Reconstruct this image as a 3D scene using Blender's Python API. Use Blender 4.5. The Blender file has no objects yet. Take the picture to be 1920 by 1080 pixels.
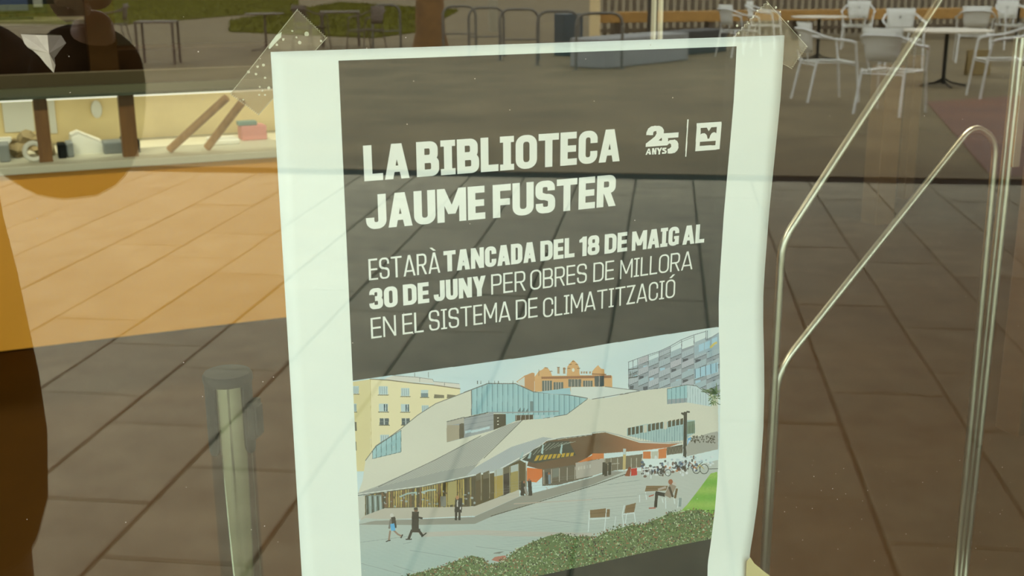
import bpy, bmesh, math, random
import numpy as np
from mathutils import Vector, Matrix
random.seed(4)
rng = np.random.default_rng(4)
C = bpy.context.scene.collection
PI = math.pi

# ------------------------------------------------------------------ camera
F, PITCH, ROLL, YAW = 2186.9, .26548, .0066456, .402195
D, H = .797, 1.5                    # camera: distance to the glass, eye height
AJ = YAW + .132699                  # heading of the paving joints (seen mirrored)

def ray(px, py):
    X = (px-960)/F; U = (540-py)/F
    cr, sr = math.cos(ROLL), math.sin(ROLL)
    x = X*cr+U*sr; u = -X*sr+U*cr
    cp, sp = math.cos(PITCH), math.sin(PITCH)
    y = cp+u*sp; z = -sp+u*cp
    return Vector((x*math.cos(YAW)+y*math.sin(YAW), -x*math.sin(YAW)+y*math.cos(YAW), z))
def at(px, py, Y):                  # point inside the building at depth Y behind the glass
    d = ray(px, py); t = (Y+D)/d.y
    return Vector((t*d.x, Y, H+t*d.z))
def inz(px, py, Z=0.):              # point inside at height Z
    d = ray(px, py); t = (Z-H)/d.z
    return Vector((t*d.x, -D+t*d.y, Z))
def out(px, py, Z=0.):              # point on the square whose mirror image falls there
    p = inz(px, py, Z); return Vector((p.x, -p.y, Z))
def outd(px, py, Y):                # same at a given distance from the glass
    p = at(px, py, Y); return Vector((p.x, -Y, p.z))
def project(x, y, z):               # world -> picture (arrays allowed)
    dx, dy, dz = x, y+D, z-H
    X = dx*math.cos(YAW)-dy*math.sin(YAW); Y = dx*math.sin(YAW)+dy*math.cos(YAW)
    cp, sp = math.cos(PITCH), math.sin(PITCH)
    fy = Y*cp-dz*sp; uz = Y*sp+dz*cp
    cr, sr = math.cos(ROLL), math.sin(ROLL)
    a = X*cr-uz*sr; b = X*sr+uz*cr
    return 960+F*a/fy, 540-F*b/fy

cam = bpy.data.objects.new('camera', bpy.data.cameras.new('camera')); C.objects.link(cam)
fw = ray(960, 540).normalized(); up = (ray(960, 539)-ray(960, 540)).normalized()
rt = fw.cross(up).normalized(); up = rt.cross(fw)
M = Matrix((rt, up, -fw)).transposed().to_4x4(); M.translation = (0, -D, H)
cam.matrix_world = M
cam.data.sensor_width = 36; cam.data.lens = F/1920*36
cam.data.clip_start = .02; cam.data.clip_end = 300
cam.data.dof.use_dof = True; cam.data.dof.focus_distance = .98; cam.data.dof.aperture_fstop = 17
sc = bpy.context.scene
sc.camera = cam
sc.view_settings.view_transform = 'Standard'; sc.view_settings.look = 'None'
sc.view_settings.gamma = 1; sc.view_settings.use_curve_mapping = False
sc.view_settings.exposure = 0
# ------------------------------------------------------------------ sky: even overcast
SKY = 5.35
w = bpy.data.worlds.new('sky'); sc.world = w; w.use_nodes = True
bg = w.node_tree.nodes['Background']
bg.inputs[0].default_value = (.97, .98, 1.0, 1); bg.inputs[1].default_value = SKY
sc.cycles.max_bounces = 10; sc.cycles.transparent_max_bounces = 16
sc.cycles.diffuse_bounces = 4; sc.cycles.glossy_bounces = 6
sc.cycles.caustics_reflective = False; sc.cycles.caustics_refractive = False
sc.cycles.sample_clamp_indirect = 4
def area(name, loc, sx, sy, power, col=(1, .85, .62)):
    l = bpy.data.lights.new(name, 'AREA'); l.shape = 'RECTANGLE'; l.size = sx; l.size_y = sy; l.energy = power; l.color = col
    o = bpy.data.objects.new(name, l); C.objects.link(o); o.location = loc; return o
for k, (x, y, p) in enumerate([(-1.2, 1.6, 66), (2.0, 1.6, 46), (.6, 5.4, 60), (4.6, 3.2, 30)]):
    area('ceiling_lamp_light', (x, y, 2.86), 1.1, .25, p)

# ------------------------------------------------------------------ helpers
def lin(c):
    return tuple(((v/255)/12.92 if v/255 <= .04045 else ((v/255+.055)/1.055)**2.4) for v in c)
def mat(name, col, rough=.6, metal=0., var=0., scale=20., bump=0., spec=.5, objvar=0., emit=0.):
    m = bpy.data.materials.new(name); m.use_nodes = True
    nt = m.node_tree; b = nt.nodes['Principled BSDF']
    b.inputs['Base Color'].default_value = (*col, 1); b.inputs['Roughness'].default_value = rough
    b.inputs['Metallic'].default_value = metal; b.inputs['Specular IOR Level'].default_value = spec
    if emit: b.inputs['Emission Color'].default_value = (*col, 1); b.inputs['Emission Strength'].default_value = emit
    if var or bump:
        tc = nt.nodes.new('ShaderNodeTexCoord'); n = nt.nodes.new('ShaderNodeTexNoise')
        n.inputs['Scale'].default_value = scale; n.inputs['Detail'].default_value = 6; n.inputs['Roughness'].default_value = .65
        nt.links.new(tc.outputs['Object'], n.inputs['Vector'])
        if objvar:
            oi = nt.nodes.new('ShaderNodeObjectInfo'); ad = nt.nodes.new('ShaderNodeVectorMath'); ad.operation = 'MULTIPLY_ADD'
            nt.links.new(tc.outputs['Object'], ad.inputs[0]); ad.inputs[1].default_value = (1, 1, 1)
            sc_ = nt.nodes.new('ShaderNodeVectorMath'); sc_.operation = 'SCALE'; sc_.inputs[0].default_value = (37, 91, 13)
            nt.links.new(oi.outputs['Random'], sc_.inputs['Scale']); nt.links.new(sc_.outputs[0], ad.inputs[2])
            nt.links.new(ad.outputs[0], n.inputs['Vector'])
        if var:
            r = nt.nodes.new('ShaderNodeValToRGB')
            r.color_ramp.elements[0].position = .3; r.color_ramp.elements[1].position = .7
            r.color_ramp.elements[0].color = (*[max(0, c*(1-var)) for c in col], 1)
            r.color_ramp.elements[1].color = (*[min(1, c*(1+var)) for c in col], 1)
            nt.links.new(n.outputs['Fac'], r.inputs['Fac'])
            last = r.outputs[0]
            if objvar:
                hs = nt.nodes.new('ShaderNodeHueSaturation'); mr = nt.nodes.new('ShaderNodeMapRange')
                mr.inputs[3].default_value = 1-objvar; mr.inputs[4].default_value = 1+objvar
                nt.links.new(oi.outputs['Random'], mr.inputs[0]); nt.links.new(mr.outputs[0], hs.inputs['Value'])
                nt.links.new(last, hs.inputs['Color']); last = hs.outputs[0]
            nt.links.new(last, b.inputs['Base Color'])
        if bump:
            bp = nt.nodes.new('ShaderNodeBump'); bp.inputs['Strength'].default_value = bump; bp.inputs['Distance'].default_value = .004
            nt.links.new(n.outputs['Fac'], bp.inputs['Height']); nt.links.new(bp.outputs[0], b.inputs['Normal'])
    return m
def wood(name, c0, c1, rough=.5, sx=(1, 1, 1)):
    m = bpy.data.materials.new(name); m.use_nodes = True; nt = m.node_tree; b = nt.nodes['Principled BSDF']
    tc = nt.nodes.new('ShaderNodeTexCoord'); mp = nt.nodes.new('ShaderNodeMapping'); mp.inputs['Scale'].default_value = sx
    n = nt.nodes.new('ShaderNodeTexNoise'); n.inputs['Scale'].default_value = 5; n.inputs['Detail'].default_value = 7
    r = nt.nodes.new('ShaderNodeValToRGB'); r.color_ramp.elements[0].position = .35; r.color_ramp.elements[1].position = .68
    r.color_ramp.elements[0].color = (*c0, 1); r.color_ramp.elements[1].color = (*c1, 1)
    nt.links.new(tc.outputs['Object'], mp.inputs[0]); nt.links.new(mp.outputs[0], n.inputs['Vector'])
    nt.links.new(n.outputs['Fac'], r.inputs[0]); nt.links.new(r.outputs[0], b.inputs['Base Color'])
    b.inputs['Roughness'].default_value = rough
    return m

class B:
    """collects shapes in one bmesh"""
    def __init__(s): s.bm = bmesh.new()
    def box(s, x0, x1, y0, y1, z0, z1, bev=0., rot=None, loc=None):
        g = bmesh.ops.create_cube(s.bm, size=1)['verts']
        for v in g: v.co = Vector(((x0+x1)/2+v.co.x*(x1-x0), (y0+y1)/2+v.co.y*(y1-y0), (z0+z1)/2+v.co.z*(z1-z0)))
        if bev:
            es = {e for v in g for e in v.link_edges}
            r = bmesh.ops.bevel(s.bm, geom=list(es), offset=bev, segments=2, profile=.5, affect='EDGES')
            g = list({v for f in r['faces'] for v in f.verts} | {v for v in g if v.is_valid})
        if rot is not None:
            for v in g: v.co = rot @ v.co
        if loc is not None:
            for v in g: v.co += Vector(loc)
        return s
    def tube(s, pts, r, n=10, closed=False, rs=None):
        pts = [Vector(p) for p in pts]; N = len(pts); rings = []
        prev = None
        for i, p in enumerate(pts):
            a = pts[(i-1) % N] if (i or closed) else p
            b = pts[(i+1) % N] if (i < N-1 or closed) else p
            t = (b-a).normalized()
            ref = prev if prev is not None else (Vector((0, 0, 1)) if abs(t.z) < .9 else Vector((1, 0, 0)))
            u = (ref-t*ref.dot(t)).normalized(); prev = u; v = t.cross(u)
            rr = rs[i] if rs else r
            rings.append([s.bm.verts.new(p+(u*math.cos(q)+v*math.sin(q))*rr) for q in (2*PI*k/n for k in range(n))])
        for i in range(N if closed else N-1):
            A, Bq = rings[i], rings[(i+1) % N]
            for k in range(n): s.bm.faces.new((A[k], A[(k+1) % n], Bq[(k+1) % n], Bq[k]))
        if not closed:
            s.bm.faces.new(rings[0][::-1]); s.bm.faces.new(rings[-1])
        return s
    def lathe(s, prof, n=32, c=(0, 0)):
        rings = []
        for r, z in prof:
            rings.append([s.bm.verts.new((c[0]+r*math.cos(2*PI*k/n), c[1]+r*math.sin(2*PI*k/n), z)) for k in range(n)])
        for A, Bq in zip(rings, rings[1:]):
            for k in range(n): s.bm.faces.new((A[k], A[(k+1) % n], Bq[(k+1) % n], Bq[k]))
        s.bm.faces.new(rings[0][::-1]); s.bm.faces.new(rings[-1])
        return s
    def prism(s, pts, d):
        a = [s.bm.verts.new(p) for p in pts]; d = Vector(d)
        b = [s.bm.verts.new(Vector(p)+d) for p in pts]
        s.bm.faces.new(a[::-1]); s.bm.faces.new(b)
        for i in range(len(a)):
            j = (i+1) % len(a); s.bm.faces.new((a[i], a[j], b[j], b[i]))
        return s
    def obj(s, name, m, parent=None, smooth=False, loc=None):
        bmesh.ops.recalc_face_normals(s.bm, faces=s.bm.faces)
        me = bpy.data.meshes.new(name); s.bm.to_mesh(me); s.bm.free()
        if m is not None: me.materials.append(m)
        if smooth:
            me.polygons.foreach_set('use_smooth', [True]*len(me.polygons))
            me.set_sharp_from_angle(angle=math.radians(40))
        o = bpy.data.objects.new(name, me); C.objects.link(o)
        if parent is not None: o.parent = parent
        if loc is not None: o.location = loc
        return o
def smooth_path(pts, r, n=6):
    """rounds the corners of a polyline"""
    pts = [Vector(p) for p in pts]; res = [pts[0]]
    for a, b, c in zip(pts, pts[1:], pts[2:]):
        ra = min(r, (a-b).length*.49, (c-b).length*.49)
        p = b+(a-b).normalized()*ra; q = b+(c-b).normalized()*ra
        for k in range(n+1):
            t = k/n; res.append(p*(1-t)**2+b*2*t*(1-t)+q*t*t)
    res.append(pts[-1]); return res
def empty(name, loc=(0, 0, 0), rz=0., label=None, cat=None, group=None, kind=None):
    o = bpy.data.objects.new(name, None); C.objects.link(o); o.location = loc; o.rotation_euler = (0, 0, rz)
    o.empty_display_size = .1
    return tag(o, label, cat, group, kind)
def tag(o, label=None, cat=None, group=None, kind=None):
    if label: o['label'] = label
    if cat: o['category'] = cat
    if group: o['group'] = group
    if kind: o['kind'] = kind
    return o
def copy_tree(o, parent=None):
    c = o.copy(); C.objects.link(c); c.parent = parent
    for ch in list(o.children): copy_tree(ch, c)
    return c

# ------------------------------------------------------------------ materials
m_steel = mat('brushed_steel', (.62, .62, .55), .22, 1.)
m_tube = mat('polished_steel_tube', (.50, .48, .40), .30, 1.)
m_black = mat('black_plastic', (.011, .014, .0145), .6, spec=.15)
m_orange = mat('orange_laminate', (.80, .36, .03), .45, var=.04, scale=2)
m_ledge = mat('pale_laminate', (.62, .60, .47), .5)
m_cream = mat('cream_board', (.85, .68, .36), .6, var=.12, scale=2)
m_darkwood = mat('dark_stained_wood', (.022, .0085, .0012), .6, var=.3, scale=6, spec=.1)
m_midwood = wood('brown_wood', (.16, .07, .015), (.24, .11, .025), .5, (8, 8, 1))
m_oak = wood('light_oak', (.34, .17, .05), (.48, .26, .09), .5, (8, 8, 1))
m_floor_in = mat('brown_floor', (.056, .0225, .0022), .7, var=.15, scale=1.2, spec=.03)
m_wall_in = mat('ochre_wall', (.045, .028, .008), .8, var=.1, scale=1)
m_plaster = mat('white_plaster', (.6, .58, .52), .8, var=.05, scale=3)
m_conc = mat('facade_concrete', (.42, .40, .35), .85, var=.12, scale=3, bump=.3)
m_slab = mat('granite_slab', (.32, .288, .195), .75, var=.22, scale=6, bump=.35, objvar=.08)
m_joint = mat('joint_mortar', (.105, .085, .058), .9)
m_farpave = mat('far_paving', (.20, .155, .085), .85, var=.25, scale=.9, bump=.2, spec=.2)
m_red = mat('terracotta_paving', (.17, .07, .03), .7, var=.25, scale=1.2)
m_drain = mat('drain_grate', (.03, .027, .022), .95, 0, spec=.05)
m_grass = mat('grass', (.095, .092, .006), .95, var=.45, scale=1.1, spec=.03)
m_alu = mat('aluminium', (.93, .93, .90), .35, .6, spec=.5)
m_alu_sheet = mat('aluminium_sheet', (.90, .89, .82), .45, .4)
m_brownmet = mat('brown_painted_steel', (.12, .085, .06), .5, .3)
m_top = mat('cream_table_top', (.80, .72, .58), .4)
m_fence = mat('grey_brown_slat', (.17, .13, .085), .7, var=.2, scale=4)
m_amber = mat('amber_timber', (.52, .28, .07), .6, var=.12, scale=3)
m_rack = mat('galvanised_hoop', (.18, .165, .14), .5, .6)
m_bark = mat('tree_bark', (.20, .10, .03), .9, var=.3, scale=6, bump=.8)
m_cloth = mat('dark_jacket_cloth', (.006, .0055, .005), .95, var=.2, scale=30, spec=.05)
m_skin = mat('skin', (.45, .25, .17), .5)
m_hair = mat('hair', (.02, .012, .008), .7)
m_paper_c = mat('white_paper', (.75, .74, .66), .7)
m_greyp = mat('grey_plastic', (.25, .27, .27), .5)
m_blue = mat('blue_plastic', (.02, .04, .13), .4)
m_pink = mat('pink_paper', (.55, .22, .20), .7)

def glass_mat(name, r0, tint):
    m = bpy.data.materials.new(name); m.use_nodes = True; nt = m.node_tree; nt.nodes.clear()
    o = nt.nodes.new('ShaderNodeOutputMaterial'); mx = nt.nodes.new('ShaderNodeMixShader')
    tr = nt.nodes.new('ShaderNodeBsdfTransparent'); tr.inputs[0].default_value = (*tint, 1)
    gl = nt.nodes.new('ShaderNodeBsdfGlossy'); gl.inputs['Roughness'].default_value = 0
    gl.inputs['Color'].default_value = (1, .985, .93, 1)
    lw = nt.nodes.new('ShaderNodeLayerWeight'); lw.inputs[0].default_value = .5
    pw = nt.nodes.new('ShaderNodeMath'); pw.operation = 'POWER'; pw.inputs[1].default_value = 5
    mr = nt.nodes.new('ShaderNodeMath'); mr.operation = 'MULTIPLY_ADD'; mr.inputs[1].default_value = 1-r0; mr.inputs[2].default_value = r0
    nt.links.new(lw.outputs['Facing'], pw.inputs[0]); nt.links.new(pw.outputs[0], mr.inputs[0])
    nt.links.new(mr.outputs[0], mx.inputs[0]); nt.links.new(tr.outputs[0], mx.inputs[1]); nt.links.new(gl.outputs[0], mx.inputs[2])
    nt.links.new(mx.outputs[0], o.inputs[0]); return m
m_glass = glass_mat('coated_green_glass', .070, (.935, .992, .955))
m_glass2 = glass_mat('counter_glass', .045, (.90, .98, .93))

# ------------------------------------------------------------------ structure: entrance front with glass
def struct(name, b, m, parent=None):
    o = b.obj(name, m, parent)
    if parent is None: o['kind'] = 'structure'
    return o
win = empty('window_1', (0, 0, 0), kind='structure')
B().box(-1.6, 2.6, 0, .008, .06, 2.5).obj('glass_pane', m_glass, win)
fb = B().box(-1.66, -1.6, -.03, .05, 0, 2.56).obj('window_frame', m_steel, win)
B().box(2.6, 2.66, -.03, .05, 0, 2.56).obj('window_frame', m_steel, win)
B().box(-1.66, 2.66, -.03, .05, 2.5, 2.56).obj('window_frame', m_steel, win)
B().box(-1.6, 2.6, -.03, .05, 0, .06).obj('window_frame', m_steel, win)
struct('wall_front', B().box(-5, -1.66, -.1, .15, 0, 3.0).box(2.66, 8, -.1, .15, 0, 3.0).box(-1.66, 2.66, -.1, .15, 2.56, 3.0), m_conc)
struct('shade_canopy', B().prism([(x, y, 2.62) for x, y in ((-6, -.1), (-6, -1.0), (-1.2, -1.6), (.1, -2.1), (1.2, -4.0), (4.2, -6.2), (9, -7), (9, -.1))], (0, 0, .3)), mat('canopy_soffit', (.33, .14, .05), .7, var=.1, scale=2))  # out of view; its slanting edge is shaped to shade the near paving
struct('wall_sky_blocker', B().prism([(2.70, -.1, -.05), (6.3, -4.1, -.05), (6.6, -4.0, -.05), (3.2, -.1, -.05)], (0, 0, 3.6)), m_conc)  # unseen wall added to block sky light from the right
struct('floor', B().box(-5, 8, 0.0, 8.2, -.1, .004), m_floor_in)
struct('ceiling', B().box(-5, 8, 0.15, 8.2, 2.9, 3.0), m_plaster)
struct('wall_back', B().box(-5, 8, 8.0, 8.2, 0, 2.9), m_wall_in)
struct('wall_left', B().box(-5.2, -5, -.1, 8.2, 0, 3), m_wall_in)
struct('wall_right', B().box(8, 8.2, -.1, 8.2, 0, 3), m_wall_in)
for k, (x, y) in enumerate([(-1.2, 1.6), (2.0, 1.6), (.6, 5.4), (4.6, 3.2)]):
    t = empty('ceiling_lamp', (x, y, 2.9), label='rectangular ceiling lamp ' + ['above the counter on the left', 'above the hall by the counter end', 'deep in the hall before the back wall', 'over the hall to the far right'][k],
              cat='lamp', group='ceiling lamps')
    B().box(-.6, .6, -.17, .17, -.03, 0).obj('housing', m_steel, t)
    B().box(-.55, .55, -.13, .13, -.034, -.03).obj('diffuser', mat('lamp_diffuser', (1, .85, .62), .5, emit=3), t)

# ------------------------------------------------------------------ the paved square
ground = empty('ground', (0, 0, 0), kind='structure')
B().box(-60, 60, -115, -.1, -.2, -.045).obj('subsoil', m_joint, ground)
PU, PV = .4175, .59
A2 = Vector((math.sin(AJ), math.cos(AJ))); E2 = Vector((math.cos(AJ), -math.sin(AJ)))
def uv2world(u, v):
    p = E2*u+A2*v; return Vector((p.x, -p.y, 0))
sb = B().box(-(PU-.011)/2, (PU-.011)/2, -(PV-.006)/2, (PV-.006)/2, -.045, -.002)
for v_ in sb.bm.verts: pass
top = [f for f in sb.bm.faces if f.normal.z > .5 or all(v.co.z > -.01 for v in f.verts)]
r_ = bmesh.ops.inset_region(sb.bm, faces=top, thickness=.004, depth=0)
for f in sb.bm.faces:
    if all(v.co.z > -.01 for v in f.verts): pass
inner = [v for v in sb.bm.verts if v.co.z > -.01 and abs(v.co.x) < (PU-.011)/2-.002 and abs(v.co.y) < (PV-.006)/2-.002]
for v in inner: v.co.z = 0
slab0 = sb.obj('paving_slab', m_slab, ground)
cells = []
for k in range(-14, 22):
    u = -.64+PU*(k+.5)
    off = 2.28 if k % 2 == 0 else 2.28+PV/2-.03
    if k in (4,): off = 2.28
    for j in range(-14, 11):
        v = off+PV*(j+.5)
        ln = min(PV, 7.925-(v-PV/2))
        if ln < .06: continue
        v += (ln-PV)/2; p = uv2world(u, v)
        if p.y > -.0: continue
        px, py = project(p.x, -p.y, 0)
        vis = -90 < px < 2010 and -100 < py < 1300
        cells.append((0 if vis else 1, (p-Vector((0, -D, 0))).length, p, ln/PV))
cells.sort(key=lambda c: (c[0], c[1]))
rest = B()
for i, (vz, dd, p, ky) in enumerate(cells):
    if i < 290 and vz == 0:
        o = slab0 if i == 0 else slab0.copy()
        if i: C.objects.link(o)
        o.location = p+Vector((0, 0, random.uniform(-.0015, .001))); o.rotation_euler = (random.uniform(-.002, .002), random.uniform(-.002, .002), AJ); o.scale = (1, ky, 1)
    else:
        R_ = Matrix.Rotation(AJ, 3, 'Z')
        rest.box(-(PU-.011)/2, (PU-.011)/2, -(PV-.006)/2*ky, (PV-.006)/2*ky, -.045, 0, rot=R_, loc=p)
tag(rest.obj('paving_slab_field', m_slab, ground), kind='stuff')
# drainage channel across the square, and the ground beyond it
def quad_uv(name, u0, u1, v0, v1, z0, z1, m, dv=0.):
    a, b, c, d = uv2world(u0, v0), uv2world(u1, v0+dv), uv2world(u1, v1+dv), uv2world(u0, v1)
    for q in (a, b, c, d): q.z = z0
    return B().prism([a, b, c, d], (0, 0, z1-z0)).obj(name, m, ground)
quad_uv('drain_channel', -8, 12, 7.925, 8.17, -.04, -.003, m_drain, -.0)
quad_uv('drain_kerb', -8, 12, 8.17, 8.34, -.04, .004, mat('kerb_stone', (.20, .155, .09), .85, var=.1, spec=.2))
quad_uv('far_paving_field', -40, 50, 8.35, 75, -.04, 0, m_farpave)
far = B()
for k in range(60):                     # the broad joints of the farther field, sunk lines in the bedding
    pass
P_ = [out(1738, 192), out(1990, 175), out(2000, 332), out(1860, 332)]
for q in P_: q.z = -.02
B().prism(P_[::-1], (0, 0, .026)).obj('terracotta_patch', m_red, ground)
# lawn
def lawn(name, pts, label):
    P = [out(*p) for p in pts]
    for q in P: q.z = -.03
    o = B().prism(P, (0, 0, .07)).obj(name, m_grass); tag(o, label, 'lawn')
    o['kind'] = 'structure'
    bl = B(); n = 0
    xs = [p.x for p in P]; ys = [p.y for p in P]
    def inside(x, y):
        c = False
        for i in range(len(P)):
            a, b = P[i], P[i-1]
            if (a.y > y) != (b.y > y) and x < (b.x-a.x)*(y-a.y)/(b.y-a.y)+a.x: c = not c
        return c
    for _ in range(9000):
        x, y = random.uniform(min(xs), max(xs)), random.uniform(min(ys), max(ys))
        if not inside(x, y): continue
        q = random.uniform(0, PI); h = random.uniform(.05, .12); ww = .02
        a = bl.bm.verts.new((x-ww*math.cos(q), y-ww*math.sin(q), .035)); b = bl.bm.verts.new((x+ww*math.cos(q), y+ww*math.sin(q), .035))
        c = bl.bm.verts.new((x+random.uniform(-.04, .04), y+random.uniform(-.04, .04), .04+h)); bl.bm.faces.new((a, b, c))
    g = bl.obj('grass', m_grass); tag(g, label + ', its blades', 'grass', kind='stuff')
lawn('lawn', [(-60, 44), (230, 47), (560, 20), (560, 0), (-60, 0)], 'yellow green lawn beyond the grey paving, mirrored at top left')
lawn('lawn', [(430, 60), (700, 72), (790, 60), (860, 20), (640, 5), (430, 40)], 'second darker lawn strip behind the brown tables')

# ------------------------------------------------------------------ the poster: printed sheet behind the glass
YP = .0108; PX0, PZ0, PW, PH = .1663, 1.4478, .4207, .594
_zt = [.85, .90, .958, .975, .997, 1.03, 1.06, 1.104, 1.139, 1.169, 1.20, 1.225, 1.25, 1.281, 1.30, 1.329, 1.36, 1.396, 1.43, 1.45]
_dt = [.004, .007, .0098, .0105, .0070, .0028, .0008, .0000, .0015, .0045, .0085, .0105, .0102, .0090, .0083, .006, .0035, .0008, 0, 0]
def curl(x, z):
    s = np.clip((np.asarray(x)-PX0)/PW, 0, 1); q = np.clip((s-.40)/.45, 0, 1); q = q*q*(3-2*q)
    return q*np.interp(z, _zt, _dt)
def px2paper(px, py):
    d = ray(px, py); dl = 0.
    for _ in range(4):
        t = (YP+dl+D)/d.y; x, z = t*d.x, H+t*d.z; dl = float(curl(x, z))
    return (x-PX0), (PZ0-z)
RES = 3600.                                           # texels per metre
TW, TH = int(PW*RES), int(PH*RES)
gx, gz = np.meshgrid((np.arange(TW)+.5)/RES, (np.arange(TH)+.5)/RES)   # paper coordinates, row 0 = top
wx, wz = PX0+gx, PZ0-gz
IX, IY = project(wx, YP+curl(wx, wz), wz)             # where every texel stands in the measured drawing
def col(c, k=1., adj=True):                                     # seen colour -> print reflectance
    r = np.array(lin((c[0]*.918, c[1]*.968, c[2]*.962) if adj else c)); white = np.array(lin((218, 240, 217)))
    return np.clip((r-.030)/(white-.030)*.86, .015, .9)*k
paper_white = np.array([.86, .86, .86])
img = np.empty((TH, TW, 3)); img[:] = paper_white
img *= (1+.006*rng.standard_normal((TH, TW, 1)))
def paint(pts, c, a=1., paper=False):
    """fills a polygon given in the measured drawing (or in paper metres)"""
    P = np.array([p if paper else px2paper(*p) for p in pts])
    m0, m1 = np.floor(P.min(0)*RES).astype(int)-2, np.ceil(P.max(0)*RES).astype(int)+2
    x0, y0 = max(0, m0[0]), max(0, m0[1]); x1, y1 = min(TW, m1[0]), min(TH, m1[1])
    if x1 <= x0 or y1 <= y0: return
    X, Y = gx[y0:y1, x0:x1], gz[y0:y1, x0:x1]
    ins = np.zeros(X.shape, bool)
    for i in range(len(P)):
        (ax, ay), (bx_, by_) = P[i], P[i-1]
        if ay == by_: continue
        ins ^= ((ay > Y) != (by_ > Y)) & (X < (bx_-ax)*(Y-ay)/(by_-ay)+ax)
    if callable(c):
        cc = c(IX[y0:y1, x0:x1][ins], IY[y0:y1, x0:x1][ins])
    else: cc = np.asarray(c)
    sub = img[y0:y1, x0:x1]; sub[ins] = sub[ins]*(1-a)+cc*a
def stroke(pts, wd, c, a=1.):
    for (x0, y0), (x1, y1) in zip(pts, pts[1:]):
        L = math.hypot(x1-x0, y1-y0) or 1; nx, ny = -(y1-y0)/L*wd/2, (x1-x0)/L*wd/2
        ex, ey = (x1-x0)/L*wd*.2, (y1-y0)/L*wd*.2
        paint([(x0+nx-ex, y0+ny-ey), (x1+nx+ex, y1+ny+ey), (x1-nx+ex, y1-ny+ey), (x0-nx-ex, y0-ny-ey)], c, a)
def blob(x, y, rx, ry, c, a=1., n=10): paint([(x+rx*math.cos(2*PI*k/n), y+ry*math.sin(2*PI*k/n)) for k in range(n)], c, a)
BLACK = np.array([.006, .013, .013])
# the black printed field and the slanted photograph on it
XI0, XI1, ZI0 = .2133-PX0, .5412-PX0, PZ0-1.4403
paint([(XI0, ZI0), (XI1, ZI0), (XI1, PH-.012), (XI0, PH-.012)], BLACK, paper=True)
def q2(x, y): return (650+x/5.4, 680+y/5.4)
def q3(x, y): return (870+x/5.4, 660+y/5.4)
def q4(x, y): return (1110+x/4.5, 620+y/4.5)
def q5(x, y): return (650+x/4.909, 860+y/4.909)
def q6(x, y): return (870+x/4.5, 840+y/4.5)
def q7(x, y): return (1110+x/4.5, 840+y/4.5)
def Q(q, *a): return [q(a[i], a[i+1]) for i in range(0, len(a), 2)]
def sky_c(X, Y):
    t = np.clip((X-760)/600, 0, 1)[:, None]; n = (np.sin(X/37+Y/23)*.5+.5)[:, None]
    return col((196, 222, 216))*(1-t*.5-.3*n)+col((226, 238, 222))*(t*.5+.3*n)
paint([(655, 714.5), (1352, 612), (1352, 1006), (655, 1140)], sky_c)
# yellow apartment house, upper left
YEL = col((232, 224, 174)); YEL2 = col((218, 208, 152)); DK = col((70, 72, 66)); GRY = col((120, 126, 120))
paint(Q(q2, 20, 200, 240, 168, 250, 1100, 20, 1100), YEL2)
paint(Q(q2, 240, 165, 420, 172, 880, 225, 1148, 262, 1148, 420, 700, 800, 240, 1300), YEL)
paint(Q(q2, 380, 160, 480, 128, 700, 140, 870, 165, 885, 212, 640, 195, 420, 178), col((214, 214, 196)))
paint(Q(q2, 885, 190, 1145, 215, 1148, 262, 885, 232), col((218, 216, 198)))
stroke(Q(q2, 235, 166, 420, 176, 640, 203, 880, 226, 1148, 264), 1.5, col((110, 100, 78)))
stroke(Q(q2, 480, 130, 690, 146, 870, 168, 880, 190, 1140, 214), .8, GRY)
stroke(Q(q2, 688, 105, 688, 140), .6, DK); stroke(Q(q2, 828, 95, 828, 148), .6, DK); stroke(Q(q2, 240, 170, 250, 900), .8, col((196, 182, 126)))
stroke(Q(q2, 740, 150, 740, 195), .7, GRY); stroke(Q(q2, 990, 200, 990, 240), .7, GRY)
for x, y, ww, hh, kind in [(370, 280, 92, 85, 0), (593, 297, 86, 82, 0), (788, 312, 74, 72, 2), (372, 455, 90, 80, 1), (592, 458, 84, 78, 1), (795, 470, 70, 78, 0),
                           (380, 596, 92, 66, 3), (598, 596, 82, 66, 3), (385, 775, 92, 92, 0), (92, 275, 62, 78, 0), (85, 455, 30, 80, 0)]:
    paint(Q(q2, x-ww/2, y-hh/2, x+ww/2, y-hh/2, x+ww/2, y+hh/2, x-ww/2, y+hh/2), col((190, 212, 204)) if kind != 3 else col((84, 100, 102)))
    if kind == 0:
        for k in range(4): stroke(Q(q2, x-ww*.36+k*ww*.24, y-hh*.42, x-ww*.36+k*ww*.24, y+hh*.42), 1.3, col((150, 172, 168)))
    if kind == 1:
        for k in (0.12, .38): stroke(Q(q2, x+ww*k, y-hh*.42, x+ww*k, y+hh*.42), 2.2, col((76, 92, 98)))
    if kind == 2: paint(Q(q2, x-ww/2, y-hh*.05, x+ww/2, y-hh*.05, x+ww/2, y+hh/2, x-ww/2, y+hh/2), col((112, 134, 136)))
    if kind == 3:
        stroke(Q(q2, x, y-hh*.5, x, y+hh*.5), 1.8, col((196, 206, 192))); stroke(Q(q2, x-ww*.4, y, x+ww*.4, y), .6, col((150, 160, 150)))
    stroke(Q(q2, x-ww*.58, y+hh*.56, x+ww*.6, y+hh*.56), 1.4, col((108, 106, 84)))
for y in (600, 800, 1000, 1180): paint(Q(q2, 60, y, 98, y, 102, y+90, 60, y+90), col((96, 98, 84)))
for x0, x1 in ((885, 985), (1015, 1100)): paint(Q(q2, x0, 320, x1, 328, x1, 358, x0, 360), col((120, 118, 96)))
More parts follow.
